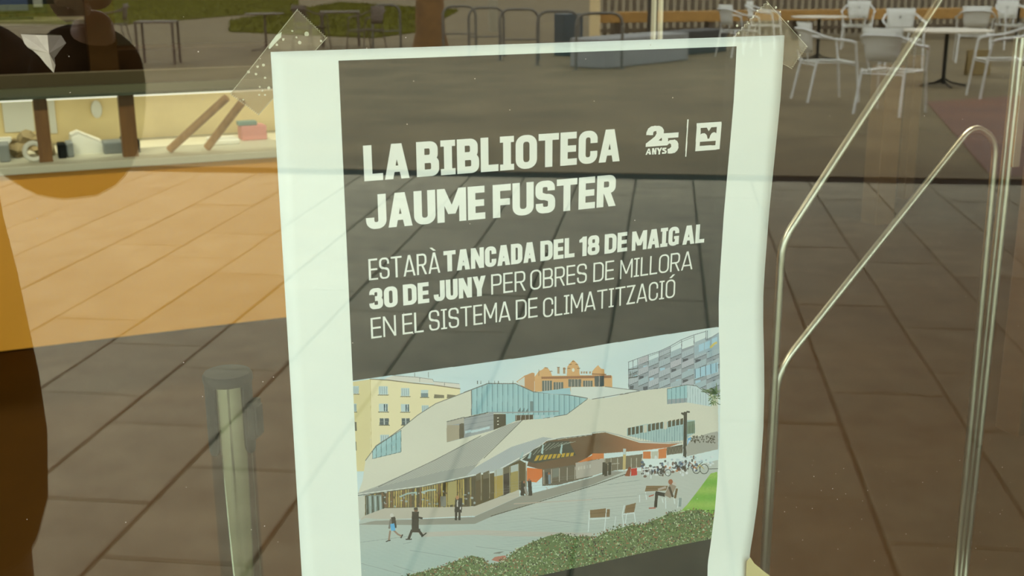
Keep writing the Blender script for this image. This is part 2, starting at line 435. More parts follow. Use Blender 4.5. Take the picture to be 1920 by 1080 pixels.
# old ochre house on the skyline
OCH = col((216, 172, 116)); OCH2 = col((196, 150, 100))
paint(Q(q3, 530, 300, 610, 240, 690, 208, 715, 215, 710, 400, 600, 360), OCH2)
paint(Q(q3, 540, 300, 612, 250, 612, 350, 560, 330), col((206, 214, 198)))
paint(Q(q3, 715, 250, 760, 190, 790, 180, 820, 150, 850, 165, 880, 205, 890, 240, 1040, 240, 1045, 150, 1075, 110, 1105, 80, 1140, 110, 1165, 150, 1170, 235, 1500, 240, 1500, 400, 715, 400), OCH)
paint(Q(q4, 0, 345, 20, 320, 50, 290, 75, 320, 100, 325, 105, 365, 110, 475, 0, 475), OCH)
paint(Q(q3, 780, 250, 1490, 235, 1490, 262, 785, 272), col((158, 112, 80)))
for x0, x1, y0, y1 in [(790, 890, 290, 395), (905, 1005, 305, 385), (1055, 1185, 275, 352), (1205, 1300, 290, 350), (1330, 1400, 290, 350)]:
    paint(Q(q3, x0, y0, x1, y0, x1, y1, x0, y1), col((104, 112, 106)))
    for k in range(1, 4): stroke(Q(q3, x0+(x1-x0)*k/4, y0, x0+(x1-x0)*k/4, y1), 1., col((190, 184, 160)))
paint(Q(q4, 22, 385, 100, 380, 100, 468, 22, 468), col((84, 96, 96))); stroke(Q(q4, 60, 385, 60, 468), 1.2, col((190, 184, 160)))
stroke(Q(q4, 0, 365, 118, 370), 2.2, col((150, 108, 76)))
blob(*q3(1105, 182), 2.6, 3.6, col((228, 232, 208)))
for x in (955, 1015, 1190, 1215, 1240, 1275): stroke(Q(q3, x, 160 if x < 1100 else 200, x, 215), 4 if x < 1100 else 3, col((176, 150, 116)))
for x, y in ((1105, 95), (1075, 125), (1140, 125), (1060, 165), (1160, 165), (835, 160), (880, 195), (955, 155), (1015, 170)): stroke(Q(q3, x-14, y, x+14, y), 1., col((112, 86, 64)))
stroke(Q(q3, 756, 175, 756, 240), .8, DK)
# grey modern block, upper right
GB = col((178, 190, 186)); GB2 = col((150, 162, 160)); GB3 = col((88, 96, 100)); SKYB = col((168, 206, 212))
paint(Q(q4, 308, 330, 390, 300, 470, 260, 860, 120, 1010, 50, 1075, 10, 1075, 560, 1010, 560, 870, 450, 800, 460, 390, 515, 308, 490), GB2)
cols = [(308, 388), (388, 475), (475, 563), (563, 660), (660, 755), (755, 860), (860, 965), (965, 1075)]
for i, (x0, x1) in enumerate(cols):
    xm0 = 320-(x0-308)*.40; xm1 = 320-(x1-308)*.40
    for r in range(-2, 5):
        y0 = xm0+r*88+(44 if i % 2 else 0)*.9; y1 = xm1+r*88+(44 if i % 2 else 0)*.9
        if y0 < 60+(1075-x0)*.28-40 or y0 > 470: continue
        paint(Q(q4, x0+3, y0, x1-3, y1, x1-3, y1+52, x0+3, y0+52), col((176+rng.integers(-10, 10), 188, 186)))
        cx = x0+(x1-x0)*(.1 if (i+r) % 2 else .5)
        paint(Q(q4, cx, y0+58, cx+(x1-x0)*.42, y0+52, cx+(x1-x0)*.42, y0+82, cx, y0+86), GB3 if (i+r) % 3 else SKYB)
        stroke(Q(q4, x0+3, y0+54, x1-3, y1+54), 1, col((92, 100, 100)))
        for k in range(1, 5): stroke(Q(q4, x0+(x1-x0)*k/5, y0+2, x0+(x1-x0)*k/5, y0+50), .4, col((156, 168, 168)))
paint(Q(q4, 860, 140, 1000, 70, 1070, 20, 1070, 150, 960, 180, 865, 210), col((160, 182, 184)))
for x, y in ((900, 120), (950, 100), (1010, 70)): paint(Q(q4, x, y, x+44, y-18, x+44, y+44, x, y+60), SKYB)
paint(Q(q4, 865, 325, 1060, 265, 1060, 350, 865, 405), SKYB)
for k in range(5): stroke(Q(q4, 870+k*44, 322-k*13, 870+k*44, 400-k*13), 1., GB3)
stroke(Q(q4, 1000, 140, 1030, 110, 1050, 100), 4, col((214, 196, 110)))
stroke(Q(q4, 305, 265, 385, 235, 470, 205, 565, 175, 660, 130, 750, 78, 860, 35, 960, 5), 1.4, col((140, 150, 150)))
stroke(Q(q4, 480, 215, 565, 185, 660, 145, 750, 95, 860, 50), .8, col((130, 140, 140)))
for x, y in ((308, 265), (345, 250), (385, 235), (475, 205), (565, 175), (660, 130), (755, 78), (860, 35), (960, 0), (972, 0)): stroke(Q(q4, x, y, x, y+(210 if x < 330 else 80)), 1.2, col((120, 130, 130)))
for y in (330, 400): stroke(Q(q4, 308, y, 385, y-14), 1.4, DK)
for k in range(4): stroke(Q(q4, 322+k*16, 345, 322+k*16, 400), .8, DK)
# the long pale library wall
WALL = col((214, 216, 190)); WALL2 = col((206, 204, 178)); EDGE = col((110, 112, 104)); TEAL = col((160, 200, 196)); TEAL2 = col((138, 182, 180))
def wall_c(X, Y):
    n = (np.sin(X*.7)*np.sin(Y*.9+X*.11)*.5+rng.standard_normal(X.shape)*.35)[:, None]
    return WALL+n*.018
paint([q2(190, 990), q2(300, 838), q2(550, 668), q2(720, 530), q2(900, 415), q2(1120, 330), q2(1296, 262), q3(60, 385), q3(240, 318), q3(520, 320), q3(700, 400), q3(1250, 465), q4(0, 580), q4(160, 560), q4(270, 535),
       q4(400, 508), q4(635, 480), q4(800, 455), q4(1060, 560), q4(1065, 850), q4(780, 960), q4(400, 940), q6(600, 60), q5(1178, 140), q5(100, 330), q2(160, 1200)], wall_c)
paint([q3(1080, 355), q3(1240, 352), q4(110, 472), q4(390, 505), q4(160, 550), q4(0, 575), q3(1080, 440)], col((212, 222, 206)))
stroke([q2(190, 990), q2(300, 838), q2(430, 755), q2(550, 668), q2(720, 530), q2(900, 415), q2(1120, 330), q2(1296, 262)], 1.3, EDGE)
stroke([q3(0, 408), q3(75, 380), q3(240, 318)], 1.3, EDGE)
stroke(Q(q4, 0, 578, 100, 562, 160, 550, 270, 533, 400, 508), 1.3, EDGE); stroke(Q(q4, 110, 472, 300, 495, 390, 500), 1., EDGE)
# slanted low window at the left
win_l = Q(q2, 262, 895, 300, 845, 430, 760, 550, 685, 550, 903, 262, 972)
paint(win_l, TEAL)
for k, (x, yt, yb) in enumerate([(300, 848, 960), (350, 815, 948), (402, 780, 938), (455, 742, 925), (500, 715, 912)]):
    paint(Q(q2, x, yt+60, x+48, yt+20, x+48, yb-10, x, yb), TEAL2, .5); stroke(Q(q2, x, yt, x, yb), 1.1, col((94, 122, 120)))
stroke([*win_l, win_l[0]], .9, col((94, 116, 112)))
# tall glazed volume
gl = Q(q3, 75, 382, 240, 320, 520, 322, 700, 402, 870, 425, 1080, 440, 1250, 470, 1040, 632, 800, 675, 540, 690, 420, 740, 420, 625, 240, 615, 75, 640)
paint(gl, TEAL)
for k in range(22):
    x = 78+k*52; yt = np.interp(x, [75, 240, 520, 700, 1080, 1250], [382, 320, 322, 402, 440, 470]); yb = np.interp(x, [75, 240, 700, 850, 1040, 1250], [640, 610, 640, 640, 630, 475])
    paint(Q(q3, x, yt, x+24, yt, x+24, yb, x, yb), TEAL2, .35); stroke(Q(q3, x, yt, x, yb), 1.1, col((104, 138, 140)))
stroke(Q(q3, 75, 382, 240, 318, 520, 320, 700, 402, 1080, 438, 1250, 468), 1.5, EDGE)
stroke(Q(q3, 75, 382, 75, 640), 1.2, EDGE)
stroke(Q(q3, 1250, 475, 1040, 632, 800, 675), 1.1, EDGE)
paint(Q(q3, 735, 405, 1075, 360, 1078, 432, 900, 425), col((160, 200, 200)))
for x in (250, 310, 348, 495, 170, 136): stroke(Q(q3, x, 292, x, 322), .9, DK)
for x in (560, 600, 640): paint(Q(q3, x-16, 600, x+12, 560, x+12, 605, x-16, 605), col((104, 128, 126)))
paint(Q(q3, 668, 498, 700, 498, 700, 610, 668, 610), col((116, 140, 138)))
# terrace cut, left of centre
paint([q2(1012, 600), q2(1185, 550), q3(0, 665), q3(300, 610), q3(300, 790), q3(0, 870), q2(1190, 762), q2(1012, 808)], col((158, 166, 160)))
paint(Q(q2, 1012, 632, 1140, 632, 1140, 770, 1012, 806), col((168, 160, 134))); paint(Q(q2, 1140, 620, 1188, 610, 1188, 760, 1140, 770), col((96, 92, 78)))
paint(Q(q2, 1012, 598, 1188, 552, 1188, 612, 1012, 636), col((178, 176, 156))); stroke(Q(q2, 1012, 598, 1188, 552), 1.4, EDGE)
for k in range(3): stroke([q3(0, 690+k*50), q3(300, 640+k*45)], .8, col((132, 142, 140)))
for k, (x, y) in enumerate([(10, 800), (70, 795), (110, 788), (160, 775), (200, 765)]): paint(Q(q3, x, y, x+60, y-14, x+60, y+10, x, y+26), col((188, 212, 208)))
paint(Q(q3, 300, 628, 422, 628, 422, 740, 300, 788), col((74, 74, 62)))
for y in (664, 696, 730): paint(Q(q3, 335, y, 352, y-2, 352, y+8, 335, y+10), col((220, 222, 196)))
stroke(Q(q3, 240, 612, 560, 612, 700, 606, 960, 600), 2.2, col((150, 158, 152))); stroke(Q(q3, 0, 668, 240, 614), 2., EDGE)
paint(Q(q3, 520, 640, 700, 634, 700, 680, 560, 692, 520, 700), col((84, 72, 56)))
for x in (528, 575, 620, 660, 700): stroke(Q(q3, x, 636, x, 690), 1.2, col((170, 176, 164)))
for x in (720, 780, 870): paint(Q(q3, x, 640, x+40, 634, x+40, 666, x, 672), col((176, 204, 200)))
# right hand glazing in the wall, ribbon window
paint(Q(q4, 635, 490, 800, 458, 800, 605, 635, 620), TEAL); paint(Q(q4, 800, 458, 880, 465, 960, 510, 1010, 560, 1010, 640, 800, 605), col((196, 216, 208)))
paint(Q(q4, 635, 580, 800, 568, 800, 605, 635, 620), GB2)
for k in range(5): stroke(Q(q4, 635+k*36, 488-k*7, 635+k*36, 618-k*4), 1., col((104, 138, 140)))
for k in range(9): stroke(Q(q4, 805+k*22, 462+k*8, 805+k*22, 605+k*4), .7, col((150, 172, 168)))
stroke(Q(q4, 635, 490, 800, 456, 880, 466, 1010, 560), 1.1, EDGE)
paint(Q(q4, 295, 825, 440, 790, 765, 755, 868, 755, 868, 862, 765, 925, 560, 945, 395, 905, 320, 890, 295, 885), col((168, 196, 188)))
for k in range(14):
    x = 298+k*34; yt = 822-k*6.0
    if k in (4, 9): paint(Q(q4, x, yt-2, x+28, yt-6, x+28, yt+62, x, yt+64), WALL2); continue
    paint(Q(q4, x+3, yt, x+28, yt-5, x+28, yt+58-k*1.0, x+3, yt+62-k*1.0), col((86, 84, 70)))
for k in range(24): stroke(Q(q4, 300+k*22, 884-k*4, 300+k*22, min(890+k*6, 935)), .8, col((120, 150, 146)))
paint(Q(q4, 802, 770, 866, 760, 866, 862, 802, 872), col((128, 150, 126)))
for k in range(5): stroke(Q(q4, 806+k*14, 768, 806+k*14, 870), .8, col((86, 100, 84)))
# grey standing-seam roof
ROOF = col((182, 186, 170)); ROOF2 = col((150, 156, 146))
def roof_c(X, Y):
    s = (np.sin((X*.75+Y*1.25)*1.55)*.5+.5)[:, None]; return ROOF*(1-.28*s)
def roof_b(X, Y):
    s = (np.sin((X*.9-Y*1.5)*1.5)*.5+.5)[:, None]; return col((188, 198, 190))*(1-.32*s)
paint([q5(95, 320), q5(300, 245), q5(820, 8), q2(700, 1078), q2(1296, 775), q3(200, 850), q3(420, 740), q3(590, 690), q3(200, 1075), q6(75, 165), q6(0, 230), q5(1178, 140), q5(700, 270), q5(300, 310), q5(95, 336)], roof_c)
stroke([q5(290, 258), q5(820, 8), q2(1296, 772), q3(170, 848)], 1.1, EDGE); stroke(Q(q3, 590, 690, 400, 880, 200, 1075), 1.1, EDGE)
stroke([q6(75, 170), q6(250, 0)], 1., EDGE)
paint([q3(590, 690), q3(800, 675), q3(1040, 636), q3(1260, 478), q4(300, 640), q4(300, 826), q4(140, 850), q3(1296, 822), q3(830, 860), q3(460, 965), q3(200, 1078), q6(80, 160)], wall_c)
stroke([q3(590, 690), q3(200, 1075)], 1.1, EDGE)
paint([q3(800, 860), q3(900, 875), q3(830, 905), q3(700, 990), q6(590, 10), q6(260, 195), q6(0, 235), q6(0, 190), q6(90, 165), q3(300, 1060), q3(480, 960)], roof_b)
paint([q5(95, 318), q5(420, 230), q5(900, 110), q5(1178, 60), q6(90, 165), q6(0, 250), q5(1178, 155), q5(700, 255), q5(300, 312), q5(95, 345)], col((158, 164, 152)))
for dy, c, wd in ((0, (216, 222, 206), 1.6), (10, (110, 116, 108), 1.4)):
    stroke([q5(100, 328+dy), q5(400, 290+dy), q5(700, 250+dy), q5(1178, 148+dy), q6(250, 205+dy), q6(460, 90+dy), q6(600, 8+dy), q3(850, 890+dy), q3(1000, 862+dy), q3(1296, 828+dy)], wd, col(c))
# orange soffit of the entrance
BRN = col((150, 92, 62)); ORG = col((206, 128, 76))
paint([q3(830, 905), q3(1000, 880), q3(1296, 842), q4(0, 870), q4(110, 858), q4(200, 885), q4(400, 945), q4(650, 955), q4(740, 950), q4(640, 985), q4(430, 1010), q4(100, 1035), q4(0, 1040), q6(940, 150), q6(660, 185), q6(530, 150), q6(560, 60)],
      lambda X, Y: col((108, 88, 68))+(np.clip((X-1120)/110, 0, 1)[:, None])*(col((176, 124, 88))-col((108, 88, 68))))
stroke([q4(0, 862), q4(100, 850), q4(240, 884), q4(400, 935), q4(640, 945), q4(760, 945)], 1.6, col((168, 176, 166)))
paint([q3(700, 990), q3(860, 905), q3(1060, 900), q3(1140, 1060), q6(940, 60), q6(600, 130), q6(490, 100)], col((74, 78, 70)))
for k in range(9):
    a, b = q3(700+k*42, 1040-k*14), q3(790+k*42, 930-k*3); stroke([a, b], 1., col((150, 160, 140)))
for k in range(9): paint(Q(q6, 590+k*38, 110-k*5, 616+k*38, 106-k*5, 640+k*36, 60-k*3, 612+k*36, 64-k*3), col((190, 160, 66)))
for x in (795, 985): paint(Q(q3, x-18, 1020, x, 930, x+12, 940, x+4, 1040), col((172, 200, 190)))
for x in (640, 560): paint(Q(q3, x, 1078, x+30, 1010, x+44, 1020, x+30, 1078), col((160, 186, 178)))
paint([q6(940, 130), q6(1080, 60), q4(0, 1035), q4(100, 1035), q4(100, 1078), q7(0, 100), q6(940, 155)], ORG)
paint(Q(q6, 530, 165, 670, 180, 668, 235, 610, 290, 530, 280), col((212, 118, 62)))
paint([q6(660, 180), q6(940, 140), q6(1080, 100), q7(105, 90), q7(105, 150), q7(0, 240), q6(800, 310), q6(660, 320)], col((104, 98, 84)))
paint([q6(940, 125), q6(1080, 105), q7(105, 88), q7(100, 205), q7(0, 235), q6(945, 262)], col((176, 172, 154)))
for k in range(16): stroke([q6(955+k*8, 160-k*1.5), q6(955+k*8, 186-k*1.5)], .9, col((212, 210, 190)), .8 if k % 3 else 0.)
for k in range(5): stroke(Q(q6, 672+k*66, 185-k*7, 672+k*66, 305-k*10), 1.2, col((190, 186, 166)))
paint(Q(q6, 682, 205, 728, 200, 728, 290, 690, 300), col((74, 78, 76))); paint(Q(q6, 745, 175, 800, 168, 800, 240, 745, 250), col((128, 138, 126)), .6)
# ground floor window band
paint([q5(100, 350), q5(300, 312), q5(700, 262), q5(1178, 160), q6(270, 205), q6(470, 100), q6(525, 130), q6(530, 400), q6(465, 350), q6(250, 430), q6(90, 490), q6(0, 490), q5(1178, 440), q5(660, 448), q5(350, 455), q5(100, 560)], col((92, 84, 62)))
for k in range(46):
    x = 185+k*22; yt = np.interp(x, [185, 700, 1178], [335, 262, 165]); 
    c = [(164, 146, 86), (120, 96, 70), (74, 70, 56), (150, 140, 96), (92, 86, 70), (186, 168, 100)][int(rng.integers(0, 6))]
    paint(Q(q5, x, yt, x+16, yt-3, x+16, 446, x, 447), col(c)); stroke(Q(q5, x, yt, x, 447), .5, DK)
for k in range(70):
    x, y = 340+rng.random()*840, 300+rng.random()*140; 
    blob(*q5(x, y), 1+rng.random()*2.2, .8+rng.random()*1.6, col([(150, 172, 166), (70, 66, 58), (128, 100, 78), (176, 190, 180)][int(rng.integers(0, 4))]), .75)
stroke(Q(q5, 490, 350, 560, 320, 640, 310, 640, 330), 3, col((160, 184, 172))); stroke(Q(q5, 690, 310, 760, 290, 820, 285), 3, col((168, 190, 176)))
paint(Q(q5, 860, 345, 915, 345, 915, 440, 865, 440), col((128, 130, 118))); paint(Q(q5, 930, 215, 1010, 205, 1010, 420, 930, 430), col((168, 158, 104)))
for x0, x1, c in ((255, 330, (170, 150, 84)), (392, 458, (158, 146, 90)), (100, 140, (96, 86, 66)), (160, 210, (84, 78, 62)), (330, 380, (66, 62, 54))):
    y0 = 250-(x0)*.25; paint(Q(q6, x0, y0, x1, y0-20, x1, 420-(x1-250)*.33, x0, 430-(x0-250)*.3), col(c)); 
    paint(Q(q6, x0, y0, x1, y0-20, x1, y0+40, x0, y0+55), col((176, 188, 174)) if c[0] > 150 else col((104, 100, 82)))
for x in (145, 215, 270, 330, 385, 460, 520): stroke([q6(x, 255-x*.26), q6(x, 475-x*.24)], 1.1, col((160, 156, 132)))
paint([q5(100, 345), q5(170, 340), q5(170, 530), q5(105, 570)], col((196, 200, 180)))
paint([q5(180, 340), q5(320, 330), q5(330, 450), q5(360, 520), q5(180, 528)], col((120, 138, 128)))
for k in range(7): stroke(Q(q5, 190+k*24, 345, 195+k*24, 520), 2.2, col([(60, 66, 60), (170, 190, 180)][k % 2]))
# plaza in the photograph
def plaza_c(X, Y):
    n = (np.sin(Y*1.9+X*.12)*.5+np.sin(X*.31-Y*.8)*.3+rng.standard_normal(X.shape)*.5)[:, None]
    t = np.clip((Y-930)/120, 0, 1)[:, None]
    return (col((188, 196, 180))*(1-t)+col((172, 192, 178))*t)*(1+.035*n)
paint([q5(100, 595), q5(170, 540), q5(600, 560), q5(1178, 540), q6(90, 575), q6(470, 410), q6(800, 320), q6(1080, 245), q7(100, 215), q7(300, 190), q7(560, 200), q7(700, 190), q7(1062, 100), q7(1062, 420), q7(1010, 700), (1340, 1050), (1000, 1140), (655, 1140), (655, 985)], plaza_c)
paint([q5(160, 525), q5(350, 455), q5(1178, 440), q6(0, 490), q6(90, 490), q6(465, 352), q6(468, 408), q6(95, 572), q6(0, 580), q5(1178, 525), q5(600, 552), q5(300, 555), q5(170, 545), q5(110, 580)], col((190, 188, 166)))
paint([q5(110, 605), q5(250, 572), q5(600, 558), q5(1178, 535), q6(95, 575), q6(470, 408), q6(800, 325), q6(1080, 250), q7(160, 190), q7(270, 200), q6(1080, 310), q6(700, 425), q6(240, 575), q5(1178, 600), q5(600, 610), q5(110, 606)], col((140, 138, 122)), .8)
stroke([q6(225, 575), q6(560, 475), q6(1080, 318), q7(280, 222)], 1.3, col((84, 80, 70)))
stroke([q6(420, 470), q6(800, 450), q6(1080, 435)], 2.2, col((196, 180, 156)), .6)
paint([q5(650, 680), q5(1178, 655), q6(400, 700), q6(1080, 715), q6(1080, 745), q6(400, 745), q5(1178, 700), q5(700, 720)], col((196, 182, 160)), .55)
for a, b in ((q5(120, 770), q5(560, 715)), (q5(520, 785), q5(600, 765)), (q5(580, 842), q5(1020, 912)), (q5(120, 960), q5(500, 1060)), (q5(430, 980), q5(620, 1040)), (q6(560, 590), q6(1040, 640)), (q6(100, 830), q6(420, 870)), (q7(130, 310), q7(400, 270)), (q7(0, 430), q7(380, 405))):
    stroke([a, b], .9, col((140, 150, 140)), .7)
for k in range(26):
    y = 905+k*6.5; stroke([(900+rng.random()*60, y-0), (1180+rng.random()*60, y-30)], .5, col((150, 160, 150)), .45)
paint(Q(q6, 230, 945, 260, 918, 350, 905, 360, 945, 300, 962), col((176, 122, 104))); paint(Q(q6, 235, 890, 300, 875, 340, 872, 300, 890), col((128, 132, 120)))
# lamp post, entrance columns, terrace crowd, cycles
LPC = col((74, 76, 70))
stroke(Q(q4, 787, 690, 780, 1065), 6.2, LPC); stroke(Q(q4, 755, 700, 800, 690), 2.2, LPC); stroke(Q(q4, 755, 695, 775, 708), 3.4, LPC); stroke(Q(q4, 800, 684, 822, 686), 3.2, LPC)
paint(Q(q4, 805, 910, 836, 895, 832, 965, 800, 970), col((120, 176, 206))); paint(Q(q4, 812, 925, 824, 920, 822, 950, 810, 952), col((214, 226, 222)))
paint(Q(q4, 430, 1020, 495, 1018, 495, 1080, 430, 1080), ORG); paint(Q(q4, 560, 1000, 630, 990, 625, 1075, 560, 1080), ORG)
paint(Q(q4, 500, 1020, 556, 1015, 554, 1080, 500, 1080), col((190, 194, 170))); paint(Q(q4, 630, 985, 765, 960, 765, 1030, 630, 1050), col((98, 96, 82)))
for k in range(10): stroke(Q(q4, 640+k*13, 980, 640+k*13, 1040), .8, col((140, 138, 120)))
paint([q4(840, 910), q4(1000, 860), q4(1062, 850), q4(1062, 1000), q4(800, 1060), q4(790, 980)], col((170, 172, 156)))
for k in range(60): blob(*q4(840+rng.random()*200, 905+rng.random()*60-20), 1.2, 1.6, col((74, 72, 62)), .8)
paint(Q(q7, 105, 90, 425, 50, 425, 160, 105, 200), col((120, 114, 96)))
for x in (108, 160, 215, 270, 330, 375, 420): stroke(Q(q7, x, 85, x, 195), 1.3, col((184, 184, 162)))
stroke(Q(q7, 108, 140, 230, 128), 1.2, col((184, 184, 162)))
stroke(Q(q7, 274, 10, 270, 178), 5, col((196, 178, 120))); stroke(Q(q7, 274, 10, 272, 50), 5, col((190, 206, 196)))
paint(Q(q7, 275, 235, 310, 160, 330, 160, 318, 238), col((140, 84, 62))); paint(Q(q7, 328, 175, 378, 168, 380, 228, 330, 235), col((196, 66, 58)))
for x, y in ((100, 150), (118, 160), (150, 150)): paint(Q(q7, x-12, y-30, x+12, y-30, x+10, y+75, x-14, y+78), col((72, 70, 62)))
for k in range(150):
    t = rng.random(); x = 420+t*460; y = 195+(-50*t if t > .5 else -20)+rng.standard_normal()*26
    c = [(66, 66, 66), (214, 224, 214), (104, 74, 62), (72, 92, 116), (186, 196, 190), (58, 54, 50), (190, 130, 84), (224, 232, 222)][int(rng.integers(0, 8))]
    blob(*q7(x, y), 1.2+rng.random()*2.6, 1.5+rng.random()*3.2, col(c), .9, 7)
for k in range(46): x, y = 640+rng.random()*380, 70+rng.random()*80-(0); blob(*q7(x, y), 2.5, 2, col([(196, 214, 208), (160, 184, 186), (222, 230, 220)][k % 3]), .8, 6)
for x, y, r in ((580, 205, 5.5), (640, 208, 5.5), (945, 178, 8), (880, 180, 7)):
    stroke([(q7(x, y)[0]+r*math.cos(q/8*PI), q7(x, y)[1]+r*1.1*math.sin(q/8*PI)) for q in range(17)], 1.1, col((62, 64, 60)))
stroke(Q(q7, 880, 180, 905, 140, 945, 178), 1.2, col((190, 168, 84))); stroke(Q(q7, 905, 140, 930, 120), 1, DK)
stroke(Q(q7, 980, 176, 1060, 174), 1., DK)
for x, y in ((450, 175), (520, 170)): paint(Q(q7, x-30, y, x+30, y-4, x+26, y+8, x-26, y+10), col((220, 230, 220))); stroke(Q(q7, x-24, y, x-24, y+60), .9, col((216, 226, 216))); stroke(Q(q7, x+24, y, x+24, y+56), .9, col((216, 226, 216)))
# walkers
def walker(q, pts): 
    for a, wd, c in pts: stroke(Q(q, *a), wd, col(c))
walker(q5, [((400, 665, 388, 750), 3.2, (150, 130, 110)), ((435, 660, 470, 695, 505, 712), 3.2, (150, 130, 110)), ((362, 762, 402, 750), 1.8, (50, 50, 46)), ((500, 728, 514, 700), 2.2, (50, 50, 46)), ((428, 545, 440, 630), 8, (66, 64, 60)), ((405, 560, 392, 640), 3.5, (120, 118, 108)),
            ((420, 605, 428, 655), 8, (96, 176, 214))])
blob(*q5(415, 520), 3.6, 3.6, col((206, 208, 192)))
walker(q5, [((600, 660, 570, 738), 4.6, (58, 56, 52)), ((660, 655, 695, 705), 4.6, (58, 56, 52)), ((545, 742, 598, 741), 2, (48, 46, 44)), ((690, 718, 732, 684), 2, (48, 46, 44)), ((632, 500, 630, 665), 13, (62, 60, 56)), ((655, 540, 695, 548), 3.5, (62, 60, 56)), ((600, 660, 672, 650), 3, (62, 60, 56))])
blob(*q5(638, 470), 3.8, 4.6, col((112, 88, 74))); blob(*q5(636, 460), 4, 2.4, col((58, 50, 44)))
walker(q5, [((1008, 480, 1005, 562), 4, (50, 48, 46)), ((1038, 480, 1038, 562), 4, (50, 48, 46)), ((1032, 375, 1026, 480), 13.5, (52, 50, 48)), ((1020, 385, 1018, 440), 2.4, (196, 196, 180)), ((1048, 445, 1046, 465), 2.4, (214, 214, 200))])
blob(*q5(1018, 358), 3.2, 4.2, col((176, 132, 92)))
walker(q6, [((498, 285, 492, 395), 7, (52, 50, 46)), ((552, 280, 560, 395), 7, (54, 52, 50)), ((515, 330, 530, 385), 5, (150, 148, 136)), ((700, 235, 700, 300), 5, (66, 64, 60)), ((718, 225, 722, 300), 4.5, (120, 140, 148)), ((690, 330, 705, 344), 1.6, (190, 190, 176))])
for x, y in ((506, 288), (550, 268), (716, 215)): blob(*q6(x, y), 2, 2.6, col((150, 104, 78)))
# grass, hedge, benches
GR = col((136, 186, 84)); 
def grass_c(X, Y):
    n = rng.standard_normal(X.shape)[:, None]; return (col((122, 178, 78))+(col((150, 190, 92))-col((122, 178, 78)))*np.sin(Y/9)[:, None]**2)*(1+.12*n)
paint([q7(1000, 215), q7(1056, 200), q7(1062, 400), q7(1010, 660), q7(860, 560), q7(740, 540), q7(800, 480)], grass_c)
WD = col((132, 112, 84)); WD2 = col((110, 92, 70)); WH = col((216, 230, 218))
def bench(q, back, legs, seat=None):
    paint(Q(q, *back), WD); 
    x0, y0, x1, y1, x2, y2, x3, y3 = back
    stroke(Q(q, (x0+x3)/2, (y0+y3)/2, (x1+x2)/2, (y1+y2)/2), .8, WD2)
    for l in legs: stroke(Q(q, *l), 1.5, WH)
    if seat: stroke(Q(q, *seat), 1.8, col((176, 186, 172)))
bench(q6, (1062, 522, 1230, 515, 1228, 580, 1064, 588), [(1058, 530, 1048, 705), (1060, 598, 1228, 590)])
bench(q7, (0, 522, 122, 508, 112, 575, 0, 585), [(122, 508, 104, 695), (0, 600, 112, 590)])
bench(q7, (285, 485, 370, 462, 355, 540, 272, 550), [(272, 482, 255, 560, 268, 668), (355, 545, 368, 645), (262, 560, 352, 548), (290, 560, 280, 640)], (165, 560, 245, 575)); stroke(Q(q7, 200, 575, 190, 655), 1., WH)
bench(q7, (458, 318, 640, 318, 625, 358, 445, 366), [(450, 370, 460, 435), (400, 392, 402, 455), (620, 420, 622, 510), (590, 425, 600, 460), (690, 420, 698, 470)], (380, 390, 640, 380))
stroke(Q(q7, 745, 425, 740, 490), 5, col((140, 156, 146))); stroke(Q(q7, 728, 440, 722, 505), 1.2, WH)
stroke(Q(q7, 700, 420, 715, 345), 4, WD2)
walker(q7, [((545, 385, 535, 495), 5.5, (58, 46, 44)), ((610, 395, 540, 380), 7, (60, 48, 46)), ((680, 320, 640, 400), 13, (150, 138, 118)), ((620, 330, 560, 350), 4, (176, 168, 150)), ((520, 395, 480, 408), 2, (170, 90, 74)), ((480, 508, 535, 505), 2.2, (170, 100, 84)), ((652, 330, 680, 410), 4, (84, 76, 66))])
blob(*q7(662, 285), 4.4, 5, col((150, 92, 66))); blob(*q7(692, 300), 4, 3, col((196, 190, 172)))
hedge = [q6(0, 935), q6(60, 905), q6(160, 930), q6(210, 985), q6(330, 960), q6(450, 850), q6(560, 800), q6(700, 745), q6(820, 715), q6(900, 745), q6(1080, 745), q7(0, 775), q7(100, 715), q7(220, 680), q7(330, 650), q7(450, 640), q7(540, 600), q7(660, 545), q7(760, 530), q7(900, 520), q7(1020, 560), (1340, 1000), (1340, 1120), (760, 1140), (800, 1078)]
paint(hedge, col((104, 124, 84)))
paint([q5(540, 1078), q5(700, 1040), q5(900, 985), q5(1060, 920), q5(1178, 890), q6(0, 935), q6(160, 930), q6(220, 1000), (900, 1140), (700, 1140), (748, 1082)], col((104, 124, 84)))
hx = [700, 760, 820, 870, 905, 925, 960, 1010, 1050, 1110, 1150, 1210, 1255, 1290, 1345]; hy = [1100, 1080, 1065, 1046, 1048, 1060, 1035, 1012, 1002, 1006, 988, 980, 962, 955, 960]
for k in range(5200):
    x = 745+rng.random()*600; ty = np.interp(x, hx, hy); by = 1012+(1330-x)*.2+6
    if by-ty < 2: continue
    y = ty-3+(by-ty+5)*rng.random(); r = 1.+rng.random()*1.7; q = rng.random()*PI
    top_ = (y-ty) < 6
    c = [(150, 176, 118), (120, 150, 92), (84, 104, 66), (66, 72, 52), (136, 104, 78), (188, 204, 160), (160, 108, 82), (92, 118, 80), (52, 54, 44), (172, 190, 150)][int(rng.integers(0, 10) if not top_ else rng.integers(2, 6))]
    paint([(x+r*math.cos(q), y+r*math.sin(q)), (x-r*.5*math.sin(q), y+r*.5*math.cos(q)), (x-r*math.cos(q), y-r*math.sin(q)), (x+r*.5*math.sin(q), y-r*.5*math.cos(q))], col(c))
